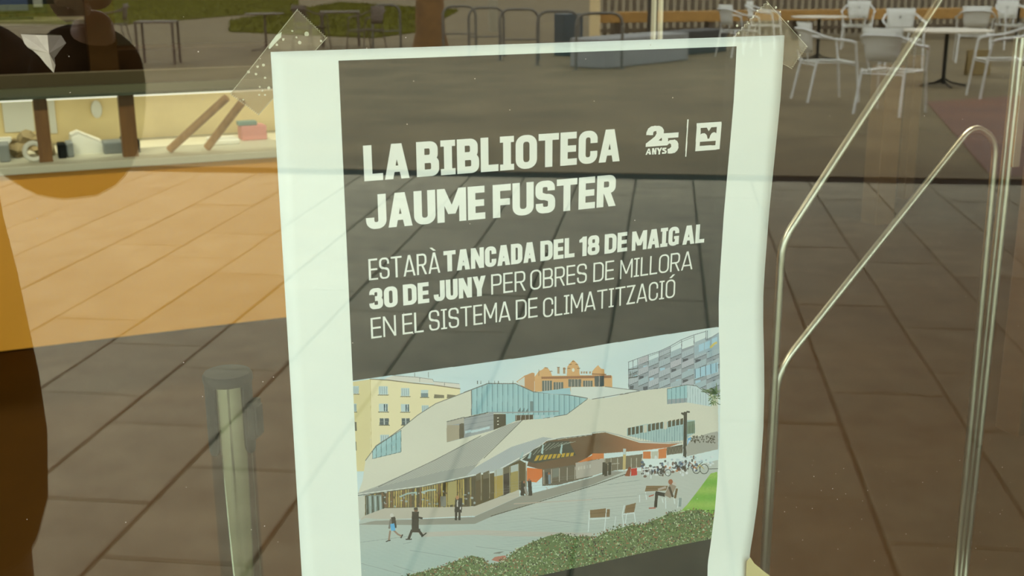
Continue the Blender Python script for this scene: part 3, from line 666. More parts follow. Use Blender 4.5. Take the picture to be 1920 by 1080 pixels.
for k in range(90):     # the palm leaves at the right margin
    x, y = 1330+rng.random()*18, 728+rng.random()*30
    stroke([(x, y), (x-6+rng.random()*12, y-4+rng.random()*10)], 1.1, col([(110, 134, 92), (76, 96, 66), (150, 170, 120)][k % 3]))
for k in range(22):
    x, y = q4(1000, 500); a = PI*.4+rng.random()*1.6; stroke([(1345, 738), (1345-rng.random()*32*math.sin(a), 738+rng.random()*20*math.cos(a)-4)], 1.2, col([(104, 130, 92), (70, 88, 62)][k % 2]))
# black field under and over the photograph, its left and right margin back to white
paint([(655, 600), (1360, 500), (1360, 611.2), (655, 714.6)], BLACK)
paint([(640, 1151.6), (1370, 1003.3), (1370, 1400), (640, 1500)], BLACK)
img[:, :int(XI0*RES)] = paper_white; img[:, int(XI1*RES):] = paper_white
# -------- lettering, cut from simple shapes
def glyph(ch, X, Y, w, sv, sh):
    def rc(x0, y0, x1, y1): return (X >= x0) & (X <= x1) & (Y >= y0) & (Y <= y1)
    def rr(x0, y0, x1, y1, rx, ry, left=True, right=True):
        m = rc(x0, y0, x1, y1)
        rx, ry = max(1e-4, min(rx, (x1-x0)/2)), max(1e-4, min(ry, (y1-y0)/2))
        dx = np.zeros_like(X)
        if left: dx = np.maximum(dx, (x0+rx-X)/rx)
        if right: dx = np.maximum(dx, (X-(x1-rx))/rx)
        dy = np.maximum(np.maximum((y0+ry-Y)/ry, (Y-(y1-ry))/ry), 0)
        return m & (np.maximum(dx, 0)**2.2+dy**2.2 <= 1)
    def ring(x0, y0, x1, y1, left=True, right=True, k=1.):
        R = .48*k*min(w, 1)
        return rr(x0, y0, x1, y1, R, R, left, right) & ~rr(x0+sv, y0+sh, x1-sv, y1-sh, max(R-sv, .035), max(R-sh, .05), left, right)
    def bar(xa, ya, xb, yb, th):      # slanted stem, constant horizontal thickness
        t = (Y-ya)/(yb-ya); c = xa+(xb-xa)*t
        return (abs(X-c) <= th/2) & (Y >= min(ya, yb)) & (Y <= max(ya, yb))
    if ch == 'L': return rc(0, 0, sv, 1) | rc(0, 0, w, sh)
    if ch == 'I':
        e = (w-sv)/2; return rc(e, 0, w-e, 1) | rc(0, 0, w, sh*.9) | rc(0, 1-sh*.9, w, 1)
    if ch == 'E': return rc(0, 0, sv, 1) | rc(0, 0, w, sh) | rc(0, 1-sh, w*.97, 1) | rc(0, .5-sh/2, w*.94, .5+sh/2)
    if ch == 'F': return rc(0, 0, sv, 1) | rc(0, 1-sh, w, 1) | rc(0, .47-sh/2, w*.95, .47+sh/2)
    if ch == 'T': return rc((w-sv)/2, 0, (w+sv)/2, 1) | rc(0, 1-sh, w, 1)
    if ch in 'AÀ':
        t = sv*.62 if sv > .18 else sv*.6
        o = (abs(X-w/2) <= t+(w/2-t)*(1-Y)) & (Y >= 0) & (Y <= 1)
        s_ = sv*1.0
        inn = (abs(X-w/2) <= t+(w/2-t)*(1-Y)-s_) & (Y < .78 if sv > .18 else Y < 1-sh)
        g = o & ~(inn & ((Y < .20) | (Y > .20+sh*.9)))
        if ch == 'À': g |= bar(w/2-.17, 1.24, w/2+.04, 1.08, .15)
        return g
    if ch in 'OÓ0':
        g = ring(0, 0, w, 1)
        if ch == 'Ó': g |= bar(w/2+.18, 1.26, w/2-.02, 1.08, .15)
        return g
    if ch == 'C': return ring(0, 0, w, 1) & ~((X > w/2) & (Y > .38) & (Y < .62))
    if ch == 'G': return (ring(0, 0, w, 1) & ~((X > w/2) & (Y > .38) & (Y < .64))) | rc(w*.52, .50-sh*.72, w, .50) | rc(w-sv*.8, 0.05, w, .5)
    if ch == 'U': return (ring(0, 0, w, 1.6) & (Y <= 1))
    if ch == 'J': return (ring(0, 0, w, 1.6) & (Y <= 1) & ~((X < w-sv) & (Y > .34) & (X < w*.6)))
    if ch == 'D': return ring(0, 0, w, 1, left=False) | rc(0, 0, sv, 1)
    if ch == 'P': return rc(0, 0, sv, 1) | ring(0, .42, w, 1, left=False, k=.8)
    if ch == 'B': return rc(0, 0, sv, 1) | ring(0, .5-sh*.42, w*.95, 1, left=False, k=.8) | ring(0, 0, w, .5+sh*.42, left=False, k=.8)
    if ch == 'R': return rc(0, 0, sv, 1) | ring(0, .42, w*.97, 1, left=False, k=.8) | bar(w-sv*.52, 0, w*.5+sv*.05, .48, sv*1.05)
    if ch == '8': return ring(w*.03, .5-sh*.42, w*.97, 1, k=.85) | ring(0, 0, w, .5+sh*.42, k=.85)
    if ch == '3':
        g = ring(w*.02, .5-sh*.42, w*.97, 1, k=.85) | ring(0, 0, w, .5+sh*.42, k=.85)
        return g & ~((X < w*.42) & (Y > .33) & (Y < .67)) & ~((X < w*.3) & (Y > .3) & (Y < .7))
    if ch == 'S':
        a = ring(0, .5-sh*.45, w*.98, 1, k=.85) & ~((X > w*.45) & (Y < .69))
        b = ring(w*.02, 0, w, .5+sh*.45, k=.85) & ~((X < w*.55) & (Y > .31))
        mid = (abs(Y-(.5-(X-w/2)*.42)) < sh*.52) & (X > w*.2) & (X < w*.8)
        return a | b | mid
    if ch == 'N':
        t = 1-Y; c = t*(w-sv); return rc(0, 0, sv*.92, 1) | rc(w-sv*.92, 0, w, 1) | ((X >= c) & (X <= c+sv) & (Y >= 0) & (Y <= 1))
    if ch == 'M':
        s_ = sv*.92; t = np.clip((1-Y)/.76, 0, 1)
        d1 = (abs(X-(s_*.55+(w/2-s_*.55)*t)) <= s_*.52); d2 = (abs(X-(w-s_*.55-(w/2-s_*.55)*t)) <= s_*.52)
        return rc(0, 0, s_, 1) | rc(w-s_, 0, w, 1) | ((d1 | d2) & (Y >= .24) & (Y <= 1))
    if ch == 'Y': return rc((w-sv)/2, 0, (w+sv)/2, .46) | bar(sv*.5, 1, w/2, .34, sv) | bar(w-sv*.5, 1, w/2, .34, sv)
    if ch == 'Z': return rc(0, 0, w, sh) | rc(0, 1-sh, w, 1) | bar(sv*.6, 0, w-sv*.6, 1, sv*1.2)
    if ch == '1': return rc(w-sv, 0, w, 1) | (rc(0, .72, w, 1) & (Y < .72+.28*(X/w)+.12) & (Y > .70+.0*X))
    return np.zeros(X.shape, bool)
WB = dict(L=.50, A=.66, B=.61, I=.40, O=.62, T=.60, E=.50, C=.58, J=.55, U=.60, M=.82, F=.50, S=.57, R=.59, N=.66, D=.60, G=.58, Y=.66)
WB.update({'1': .38, '8': .60, '3': .60, '0': .60, ' ': .13})
WL = dict(L=.44, A=.66, B=.55, I=.31, O=.58, T=.60, E=.49, C=.56, S=.55, R=.56, N=.60, D=.56, P=.52, M=.70, Z=.52, G=.56)
WL.update({'À': .66, 'Ó': .58, ' ': .17})
LET = col((220, 238, 216), adj=False)
def text(s, p0, p1, cap, bold, gap=None, xr=None):
    """s between two measured points on the baseline; cap height in metres on the paper"""
    (ax, az), (bx_, bz) = px2paper(*p0), px2paper(*p1)
    W_ = WB if bold else WL; sv, sh = (.245, .20) if bold else (.098, .088); gap = gap if gap is not None else (.045 if bold else .075)
    tot = sum(W_[c] for c in s)+gap*(len(s)-1)
    kx = (bx_-ax)/tot; base = (az+bz)/2; x = ax
    for c in s:
        w_ = W_[c]
        x0, x1 = int((x-.002)*RES), int((x+w_*kx+.002)*RES)+2; y0, y1 = int((base-cap*1.35)*RES), int((base+.002)*RES)+2
        X, Y = gx[y0:y1, x0:x1], gz[y0:y1, x0:x1]; acc = np.zeros(X.shape)
        for i in range(3):
            for j in range(3):
                acc += glyph(c, (X+(i-1)/3/RES-x)/kx, (base-(Y+(j-1)/3/RES))/cap, w_, sv*cap/kx*(1 if bold else 1), sh)
        acc = (acc/9)[..., None]; img[y0:y1, x0:x1] = img[y0:y1, x0:x1]*(1-acc)+LET*acc
        x += (w_+gap)*kx
def capof(px, y0, y1): return px2paper(px, y1)[1]-px2paper(px, y0)[1]
def words(line, a, b, cap):
    for w_, x0, x1, bold in line:
        f_ = lambda x: (x, a[1]+(b[1]-a[1])*(x-a[0])/(b[0]-a[0]))
        text(w_, f_(x0), f_(x1), cap, bold)
words([('LA', 683, 768, 1), ('BIBLIOTECA', 781.5, 1161.6, 1)], (686, 340), (1161.5, 302), capof(690, 272, 339))
words([('JAUME', 687, 910, 1), ('FUSTER', 924, 1154, 1)], (689, 431), (1154, 386.5), capof(1140, 328, 387))
c3 = capof(697, 486, 526)
words([('ESTARÀ', 692, 825.5, 0), ('TANCADA', 832, 1004.5, 1), ('DEL', 1013, 1077, 1), ('18', 1085.5, 1123.5, 1), ('DE', 1133, 1175.6, 1), ('MAIG', 1184, 1272, 1), ('AL', 1279, 1320, 1)], (693, 526), (1320, 454.5), c3)
words([('30', 693, 746, 1), ('DE', 756, 805, 1), ('JUNY', 813.5, 911, 1), ('PER', 921, 985.5, 0), ('OBRES', 994, 1100, 0), ('DE', 1112, 1151, 0), ('MILLORA', 1162, 1298, 0)], (693, 581), (1299, 505.5), c3)
words([('EN', 696, 743, 0), ('EL', 755, 794.5, 0), ('SISTEMA', 804.5, 957.5, 0), ('DE', 967, 1008, 0), ('CLIMATITZACIÓ', 1018, 1265, 0)], (697, 635), (1265, 560.5), c3)
# emblem: 25 / ANYS | framed open book
def ql(x, y): return (1190+x/10.667, 210+y/10.667)
LT = LET
paint(Q(ql, 228, 465, 235, 400, 270, 330, 330, 285, 400, 275, 490, 275, 545, 300, 580, 350, 582, 425, 875, 408, 868, 505, 665, 525, 664, 590, 700, 560, 800, 550, 850, 580, 875, 640, 872, 720, 850, 770, 800, 815, 730, 832, 655, 830, 655, 740, 700, 725, 728, 690, 722, 640, 690, 628, 655, 662, 650, 668, 218, 700, 222, 630, 300, 570, 400, 490, 435, 430, 430, 385, 400, 380, 372, 410, 365, 462), LT)
paint(Q(ql, 540, 512, 540, 570, 470, 574), BLACK)
def small(s, x0, x1, yb0, yb1, capx):
    pass
for ch, a in {'A': (212, 855, 268, 730, 300, 728, 330, 850, 285, 852, 280, 825, 255, 828, 248, 853), 'N': (345, 850, 345, 722, 385, 720, 405, 780, 405, 720, 440, 718, 430, 848, 395, 850, 380, 790, 378, 850),
              'Y': (440, 718, 480, 715, 495, 755, 512, 714, 548, 712, 510, 790, 505, 848, 470, 848, 472, 792), 'S': (632, 712, 565, 712, 545, 735, 550, 765, 600, 790, 595, 805, 545, 800, 545, 835, 620, 832, 642, 805, 635, 775, 585, 745, 632, 742)}.items(): paint(Q(ql, *a), LT)
paint(Q(ql, 268, 800, 285, 765, 290, 800), BLACK)
paint(Q(ql, 1050, 148, 1076, 147, 1032, 895, 1006, 896), LT)
paint(Q(ql, 1240, 222, 1738, 192, 1698, 745, 1208, 788), LT)
paint(Q(ql, 1320, 322, 1440, 316, 1480, 385, 1530, 310, 1640, 300, 1630, 420, 1590, 400, 1540, 420, 1508, 470, 1488, 530, 1455, 532, 1440, 460, 1400, 425, 1350, 425, 1315, 448), BLACK)
paint(Q(ql, 1305, 600, 1620, 578, 1612, 660, 1298, 680), BLACK)

im = bpy.data.images.new('poster_print', TW, TH)
buf = np.ones((TH, TW, 4), dtype=np.float32)
lv = np.clip(img[::-1], 0, 1); buf[..., :3] = np.where(lv <= .0031308, lv*12.92, 1.055*lv**(1/2.4)-.055)
im.pixels.foreach_set(buf.ravel()); im.update(); im.pack()
pm = bpy.data.materials.new('printed_paper'); pm.use_nodes = True
tn = pm.node_tree.nodes.new('ShaderNodeTexImage'); tn.image = im; tn.extension = 'EXTEND'
pb = pm.node_tree.nodes['Principled BSDF']; pm.node_tree.links.new(tn.outputs[0], pb.inputs['Base Color'])
pb.inputs['Roughness'].default_value = .5; pb.inputs['Specular IOR Level'].default_value = .08
def sheet(nx, nz, off, flip):
    return [(PX0+PW*i/nx, YP+off+float(curl(PX0+PW*i/nx, PZ0-PH*j/nz)), PZ0-PH*j/nz) for j in range(nz+1) for i in range(nx+1)]
nx, nz = 40, 90
fv = sheet(nx, nz, 0, 0); bv = sheet(nx, nz, .00035, 1); K = len(fv)
faces = []
for j in range(nz):
    for i in range(nx):
        a = j*(nx+1)+i; faces.append((a, a+nx+1, a+nx+2, a+1)); faces.append((K+a, K+a+1, K+a+nx+2, K+a+nx+1))
for i in range(nx): faces += [(i, i+1, K+i+1, K+i), (nz*(nx+1)+i, K+nz*(nx+1)+i, K+nz*(nx+1)+i+1, nz*(nx+1)+i+1)]
for j in range(nz): a = j*(nx+1); b = a+nx; faces += [(a, K+a, K+a+nx+1, a+nx+1), (b, b+nx+1, K+b+nx+1, K+b)]
me = bpy.data.meshes.new('poster'); me.from_pydata([Vector(p)-Vector((PX0, YP, PZ0)) for p in fv+bv], [], faces)
uvl = me.uv_layers.new(name='UVMap'); co = np.empty(len(me.vertices)*3); me.vertices.foreach_get('co', co); co = co.reshape(-1, 3)
vi = np.empty(len(me.loops), dtype=np.int32); me.loops.foreach_get('vertex_index', vi)
uvl.data.foreach_set('uv', np.stack([co[vi, 0]/PW, 1+co[vi, 2]/PH], 1).ravel())
white_m = mat('poster_back', (.8, .8, .78), .6)
me.materials.append(pm); me.materials.append(white_m)
me.polygons.foreach_set('use_smooth', [True]*len(me.polygons))
me.polygons.foreach_set('material_index', [0 if (k < 2*nx*nz and k % 2 == 0) else 1 for k in range(len(me.polygons))])
po = bpy.data.objects.new('poster', me); C.objects.link(po); po.location = (PX0, YP, PZ0)
tag(po, 'large white bordered poster with white lettering on black above a library photograph', 'poster')

# ------------------------------------------------------------------ tape, paper scraps and specks on the glass
def film(name, c, a):
    m = bpy.data.materials.new(name); m.use_nodes = True; nt = m.node_tree; nt.nodes.clear()
    o = nt.nodes.new('ShaderNodeOutputMaterial'); mx = nt.nodes.new('ShaderNodeMixShader'); tr = nt.nodes.new('ShaderNodeBsdfTransparent')
    df = nt.nodes.new('ShaderNodeBsdfPrincipled'); df.inputs['Base Color'].default_value = (*c, 1); df.inputs['Roughness'].default_value = .35
    tr.inputs[0].default_value = (.9, .86, .8, 1); mx.inputs[0].default_value = a
    nt.links.new(tr.outputs[0], mx.inputs[1]); nt.links.new(df.outputs[0], mx.inputs[2]); nt.links.new(mx.outputs[0], o.inputs[0]); return m
m_tape = film('clear_tape', (.34, .26, .18), .30); m_edge = film('tape_edge', (.8, .75, .6), .55); m_bub = film('tape_bubble', (.9, .85, .7), .6)
def serrate(p, q, n, amp):
    p, q = Vector(p), Vector(q); d = q-p; nrm = Vector((-d.y, d.x)).normalized(); r = []
    for k in range(n): r += [p+d*(k/n), p+d*((k+.5)/n)+nrm*amp]
    return r
def tape(label, a, b, c, d, n, bubbles, Y=.0116):
    """a-b one cut end, c-d the other (picture measures, laid on the glass plane)"""
    pts = serrate(a, b, n, 3)+[Vector(b)]+serrate(c, d, n, 3)+[Vector(d)]
    P = [at(p[0], p[1], Y) for p in pts]
    t = empty('tape_strip', sum(P, Vector())/len(P), label=label, cat='tape', group='tape strips')
    L = [p-t.location for p in P]
    B().prism(L, (0, .00006, 0)).obj('film', m_tape, t)
    for (u, v) in ((b, c), (d, a)):
        p, q = at(*u, Y)-t.location, at(*v, Y)-t.location
        B().tube([p+Vector((0, -.0001, 0)), q+Vector((0, -.0001, 0))], .00022, 6).obj('tape_edge', m_edge, t)
    for (u, v) in ((a, b), (c, d)):
        e = [at(p[0], p[1], Y)-t.location+Vector((0, -.0001, 0)) for p in serrate(u, v, n, 3)]
        B().tube(e, .00018, 5).obj('cut_end', m_edge, t)
    bl = B()
    for x, y, r in bubbles:
        c_ = at(x, y, Y-.0002)-t.location; s = r/2187*D
        bl.prism([c_+Vector((s*math.cos(k*PI/4), 0, s*math.sin(k*PI/4)*(.8+.3*random.random()))) for k in range(8)], (0, .0001, 0))
    tag(bl.obj('air_bubble', m_bub, t), kind='stuff')
    return t
tape('clear tape strip slanting behind the upper left corner of the poster', (558, 17), (613, 70), (484, 216), (431, 177), 16,
     [(575, 64, 4.5), (562, 80, 3.5), (548, 58, 2), (556, 70, 2), (519, 84, 2.5), (531, 74, 2.5), (483, 125, 2.4), (494, 122, 3), (480, 139, 2.4), (497, 146, 2.4), (602, 77, 2.5), (487, 163, 1.8), (492, 170, 1.8), (486, 178, 2), (456, 187, 1.8), (466, 135, 3), (497, 178, 2), (504, 165, 3.)])
scr = at(517, 75, .0105)
B().prism([at(*p, .0112)-scr for p in ((503, 90), (509, 78), (518, 66), (528, 60), (527, 70), (517, 80), (506, 92))], (0, .0001, 0)).obj('white_paper_sliver', mat('paper_sliver', (.7, .68, .58), .6), None, loc=scr)
tag(bpy.data.objects['white_paper_sliver'], 'thin white sliver of paper under the left tape edge', 'paper scrap'); bpy.data.objects['white_paper_sliver'].name = 'paper_scrap'
tape('clear tape strip slanting behind the upper right corner of the poster', (1375, 68), (1437, 2), (1514, 88), (1485, 129), 12,
     [(1420, 20, 2), (1412, 32, 2), (1404, 44, 2), (1385, 62, 3), (1440, 8, 2), (1455, 14, 3), (1463, 22, 2), (1478, 40, 2), (1500, 66, 2), (1382, 48, 3)])
# white torn sticker remnant on the outer face
def scrap(name, label, pts, Y, m, fold=None, cat='paper scrap'):
    P = [at(*p, Y) for p in pts]; c = sum(P, Vector())/len(P)
    o = B().prism([p-c for p in P], (0, .00012, 0)).obj(name, m, loc=c); tag(o, label, cat); return o
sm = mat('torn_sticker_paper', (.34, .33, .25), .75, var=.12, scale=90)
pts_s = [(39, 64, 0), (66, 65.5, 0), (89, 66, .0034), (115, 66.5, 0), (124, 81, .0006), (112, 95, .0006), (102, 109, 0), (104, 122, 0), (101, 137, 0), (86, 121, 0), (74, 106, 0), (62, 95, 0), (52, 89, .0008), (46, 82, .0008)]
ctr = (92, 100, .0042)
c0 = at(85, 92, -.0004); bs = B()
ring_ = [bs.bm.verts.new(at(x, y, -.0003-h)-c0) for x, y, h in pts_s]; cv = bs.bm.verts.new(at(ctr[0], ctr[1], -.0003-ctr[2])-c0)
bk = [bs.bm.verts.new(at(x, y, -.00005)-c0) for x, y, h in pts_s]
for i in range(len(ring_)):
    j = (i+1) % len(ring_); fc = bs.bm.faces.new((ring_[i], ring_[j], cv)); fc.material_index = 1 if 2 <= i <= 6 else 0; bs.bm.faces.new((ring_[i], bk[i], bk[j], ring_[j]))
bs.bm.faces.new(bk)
so = bs.obj('sticker_remnant', sm, loc=c0); so.data.materials.append(mat('sticker_dark_grey', (.105, .095, .07), .7, var=.15, scale=60))  # facets right of the fold get a darker grey
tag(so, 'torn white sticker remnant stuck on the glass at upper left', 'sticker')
scrap('tape_scrap', 'small yellowed tape scrap at the lower right edge of the poster', [(1400, 1052), (1407, 1045), (1414, 1056), (1432, 1071), (1450, 1084), (1448, 1110), (1398, 1110)], .016, mat('yellowed_tape', (.62, .50, .26), .5), cat='tape')
sp = B()
for _ in range(110):
    x, y = random.uniform(0, 1920), random.uniform(0, 1080); s = random.uniform(.4, 1.1)*D/2187
    if random.random() < .4: x, y = random.uniform(1440, 1880), random.uniform(850, 1060)
    c = at(x, y, -.0002); k = random.random()*PI
    sp.prism([c+Vector((s*math.cos(k+q)*1.2, 0, s*math.sin(k+q)*random.uniform(.6, 1.3))) for q in (0, 1.2, 2.6, 4., 5.2)], (0, .00012, 0))
tag(sp.obj('dust', mat('dust_specks', (.5, .48, .42), .8)), 'tiny pale dust specks scattered on the outer face of the glass', 'dust', kind='stuff')

# ------------------------------------------------------------------ inside: retractable belt post
p = at(426, 697, .735); px_, pz_ = p.x, p.z
st = empty('belt_post', (px_, .735, 0), label='chrome crowd control post with black belt head, inside left of the poster', cat='belt post')
B().lathe([(.16, 0), (.16, .008), (.15, .02), (.06, .035), (.034, .045), (.034, .06)], 40).obj('base', m_steel, st, True)
B().lathe([(.0300, .05), (.0300, pz_-.012)], 40).obj('pole', mat('chrome', (.33, .33, .26), .07, 1.), st, True)
B().lathe([(.0325, pz_-.014), (.0335, pz_-.011), (.0335, pz_-.004), (.031, pz_), (.001, pz_+.001)], 40).obj('cap', m_black, st, True)
for k, a in enumerate((-152, -46, 45, 130)):
    q = math.radians(a); b = B(); L_ = .112
    for s in range(-4, 4):
        w0 = .0115; x0, x1 = s*w0/3.4, (s+1)*w0/3.4
    hw = .30
    prof = []
    n = 6
    inner, outer = [], []
    for zz, sc_w in ((pz_-.012, 1), (pz_-L_+.012, 1), (pz_-L_+.004, .8), (pz_-L_, .45)):
        inner.append([b.bm.verts.new((.0302*math.cos(q+hw*sc_w*(i/n*2-1)), .0302*math.sin(q+hw*sc_w*(i/n*2-1)), zz)) for i in range(n+1)])
        outer.append([b.bm.verts.new((.0335*math.cos(q+hw*sc_w*(i/n*2-1)), .0335*math.sin(q+hw*sc_w*(i/n*2-1)), zz)) for i in range(n+1)])
    for r in range(3):
        for i in range(n):
            b.bm.faces.new((outer[r][i], outer[r][i+1], outer[r+1][i+1], outer[r+1][i])); b.bm.faces.new((inner[r][i], inner[r+1][i], inner[r+1][i+1], inner[r][i+1]))
        for e in (0, n): b.bm.faces.new((outer[r][e], outer[r+1][e], inner[r+1][e], inner[r][e]))
    for r in (0, 3):
        for i in range(n): b.bm.faces.new((outer[r][i], outer[r][i+1], inner[r][i+1], inner[r][i]))
    b.obj('belt_clip', m_black, st, True)
R_ = Matrix.Rotation(math.radians(-36), 3, 'Z')
B().box(.031, .041, -.013, .013, pz_-.092, pz_-.038, .002, rot=R_).obj('belt_end', m_black, st, True)
B().box(.040, .044, -.010, .010, pz_-.088, pz_-.045, .001, rot=R_).obj('belt_slot', m_black, st, True)

# ------------------------------------------------------------------ inside right: bent steel tube stand
def tube_obj(name, pts, r, rad, parent, m=m_tube, closed=False):
    path = smooth_path(pts, rad, 8) if rad else pts
    return B().tube(path, r, 14, closed).obj(name, m, parent, True)
Ya, Yb = 1.05, 1.13
base = inz(1620, 1500, 0)
stand = empty('tube_stand', (at(1620, 900, Ya).x, 1.1, 0), label='bent steel tube stand with sloping rails, inside right of the poster', cat='stand')
o_ = Vector(stand.location)
def dn(p, z): return Vector((p.x, p.y, z))
f1 = [at(1462, 470, Ya), at(1775, -20, Ya+.02)]
a0 = at(1466, 455, Ya)
tube_obj('front_rail', [dn(a0, .02)-o_, a0-o_, at(1800, -60, Ya)-o_], .0078, .035, stand)
b0 = at(1458, 695, Yb); b1 = at(1838, 222, Yb); b2 = dn(at(1883, 330, Yb), b1.z-.0)
b2 = Vector((at(1880, 360, Yb).x, Yb, b1.z))
tube_obj('inner_loop', [dn(b0, .02)-o_, b0-o_, at(1826, 232, Yb)-o_, at(1868, 262, Yb)-o_, dn(at(1872, 330, Yb), 0.02)-o_], .0072, .055, stand)
c1 = at(1888, 330, Yb)
tube_obj('rear_upright', [Vector((c1.x+.006, Yb+.004, .02))-o_, Vector((c1.x+.006, Yb+.004, c1.z+.30))-o_], .0070, 0, stand)
tube_obj('rear_upright', [Vector((c1.x+.006, Yb+.018, .02))-o_, Vector((c1.x+.006, Yb+.018, c1.z+.30))-o_], .0066, 0, stand)
fl = B().box(-.0105, .0105, -.003, .003, c1.z+.02, c1.z+.24, .001, loc=(c1.x+.014-o_.x, Yb-.006-o_.y, 0))
fl.obj('flat_bar', m_steel, stand)
xs_ = [a0.x-o_.x, c1.x+.006-o_.x]
B().box(xs_[0]-.02, xs_[1]+.04, -.10, .10, 0, .02, .004).obj('foot_plate', m_steel, stand)

# pair of pale steel uprights behind the poster
m_up = mat('white_painted_steel', (.80, .78, .66), .4)
for k, xx in enumerate((1225.5, 1238.)):
    pt = at(xx, 40, 3.2)
    o = B().box(-.005, .005, -.012, .012, 0, 2.9, .001).obj('steel_upright', m_up, loc=(pt.x, 3.2, 0))
    tag(o, ['left', 'right'][k] + ' one of two slim pale steel uprights rising above the poster', 'upright', 'slim steel uprights')

# ------------------------------------------------------------------ reception counter with glass shelf
YC = 4.2
zt = at(250, 297, YC).z; zs = at(250, 172, YC).z; xr = 2.55; xl = -3.4
ct = empty('reception_counter', (-.4, YC, 0), label='orange fronted reception counter with pale ledge and raised glass shelf', cat='counter')
oc = Vector(ct.location)
B().box(xl, xr, YC, YC+.04, .012, zt-.03, loc=-oc).obj('front_panel', m_orange, ct)
B().box(xl, xr, YC+.03, YC+.8, zt-.032, zt, .004, loc=-oc+Vector((0, -.06, 0))).obj('counter_top', m_ledge, ct)
B().box(xr-.04, xr, YC+.04, YC+.7, 0, zt-.03, loc=-oc).obj('side_panel', m_orange, ct)
B().box(xl, xl+.04, YC+.04, YC+.7, 0, zt-.03, loc=-oc).obj('side_panel', m_orange, ct)
B().box(xl, xr, YC+.03, YC+.06, 0, .012, loc=-oc).obj('plinth', m_black, ct)
B().box(xl, xr, YC-.02, YC+.40, zs-.012, zs, loc=-oc).obj('glass_shelf', mat('green_glass_edge', (.06, .07, .035), .3), ct)
B().box(xl, xr, YC+.38, YC+.42, zs-.002, zs+.055, loc=-oc).obj('shelf_rail', mat('shelf_rail_wood', (.09, .062, .02), .6), ct)
for px0, px1 in ((66, 92), (226, 255), (-120, -95)):
    xa, xb = at(px0, 230, YC+.05).x, at(px1, 230, YC+.05).x
    B().box(xa, xb, YC+.05, YC+.11, zt, zs-.012, loc=-oc).obj('shelf_post', m_midwood, ct)
for xx in (1.3, 2.4): B().box(xx, xx+.06, YC+.05, YC+.11, zt, zs-.012, loc=-oc).obj('shelf_post', m_midwood, ct)
ls = B().box(-1.6, 1.6, -.015, .015, -.02, 0).obj('fill_strip', mat('fill_strip_glow', (1, .93, .78), .5, emit=1.2), ct, loc=Vector((.2, YC+.16, zs-.013))-oc)  # glowing strip added under the shelf, goes with the fill light below
sl = bpy.data.lights.new('shelf_fill_light', 'AREA'); sl.shape = 'RECTANGLE'; sl.size = 3.2; sl.size_y = .03; sl.energy = 4.2; sl.color = (1, .92, .74)  # added fill to brighten the cream screen and the counter items
so_ = bpy.data.objects.new('shelf_fill_light', sl); C.objects.link(so_); so_.location = (.2, YC+.16, zs-.04); so_.rotation_euler = (math.radians(35), 0, 0)
# upstand behind the counter top with pale panels
bp = B().box(xl, xr, YC+.62, YC+.66, zt, zs-.02, loc=-oc).obj('back_screen', m_cream, ct)
for k, (x0, y0, x1, y1) in enumerate([(2, 187, 66, 246), (88, 184, 108, 250)]):
    a, b = at(x0, y0, YC+.60), at(x1, y1, YC+.60)
    o = B().box(a.x, b.x, YC+.60, YC+.615, b.z, a.z-.004, .002).obj('paper_sheet', m_paper_c); tag(o, ['wide white sheet on the cream screen at far left', 'narrow white sheet beside the first shelf post'][k], 'paper', 'white sheets behind the counter')
c = at(181, 205, YC+.6); o = B().lathe([(.001, -.003), (.036, -.003), (.04, 0), (.036, .003), (.001, .003)], 24).obj('round_tag', m_paper_c, loc=c); o.rotation_euler = (PI/2, 0, 0); o.scale = (.6, 1, 1); tag(o, 'small oval white tag on the cream screen', 'tag')
def cbox(name, label, cat, px0, px1, py0, Y, m, dep=.12, bev=.006, grp=None, z0=None):
    xa, xb = at(px0, py0, Y).x, at(px1, py0, Y).x; ztop = at((px0+px1)/2, py0, Y).z; zb = zt if z0 is None else z0
    c = Vector(((xa+xb)/2, Y+dep/2, zb))
    o = B().box(-(xb-xa)/2, (xb-xa)/2, -dep/2, dep/2, 0, max(.01, ztop-zb), bev).obj(name, m, loc=c); tag(o, label, cat, grp); return o
YI = YC+.12
cbox('pen_tray', 'grey tray at the left end of the counter top', 'tray', -4, 16, 272, YI, m_greyp)
cbox('card_box', 'cream lidded box at the left end behind the grey tray', 'box', -10, 22, 262, YI+.16, m_paper_c, .1)
cbox('tape_dispenser', 'small black tape dispenser on the counter beside the paper pile', 'dispenser', 107, 123, 270, YI, m_black, .08)
cbox('grey_stapler', 'grey stapler next to the black dispenser', 'stapler', 123, 137, 268, YI+.02, m_greyp, .1)
cbox('grey_document_box', 'grey box on the counter under the second shelf post', 'box', 193, 232, 266, YI+.05, m_greyp, .10)
cbox('black_telephone', 'black desk telephone right of the grey box', 'telephone', 230, 262, 263, YI+.03, m_black, .16)
# paper pile with sloping outline
a, b = at(133, 290, YI+.1), at(196, 290, YI+.1); zt_p = at(150, 253, YI+.1).z
o = B().prism([(0, 0, 0), (b.x-a.x, 0, 0), (b.x-a.x, 0, .035), ((b.x-a.x)*.30, 0, zt_p-zt), (0.01, 0, (zt_p-zt)*.85)], (0, .2, 0)).obj('paper_pile', m_paper_c, loc=(a.x, YI+.1, zt)); tag(o, 'slanting pile of cream papers in the middle of the counter', 'paper pile')
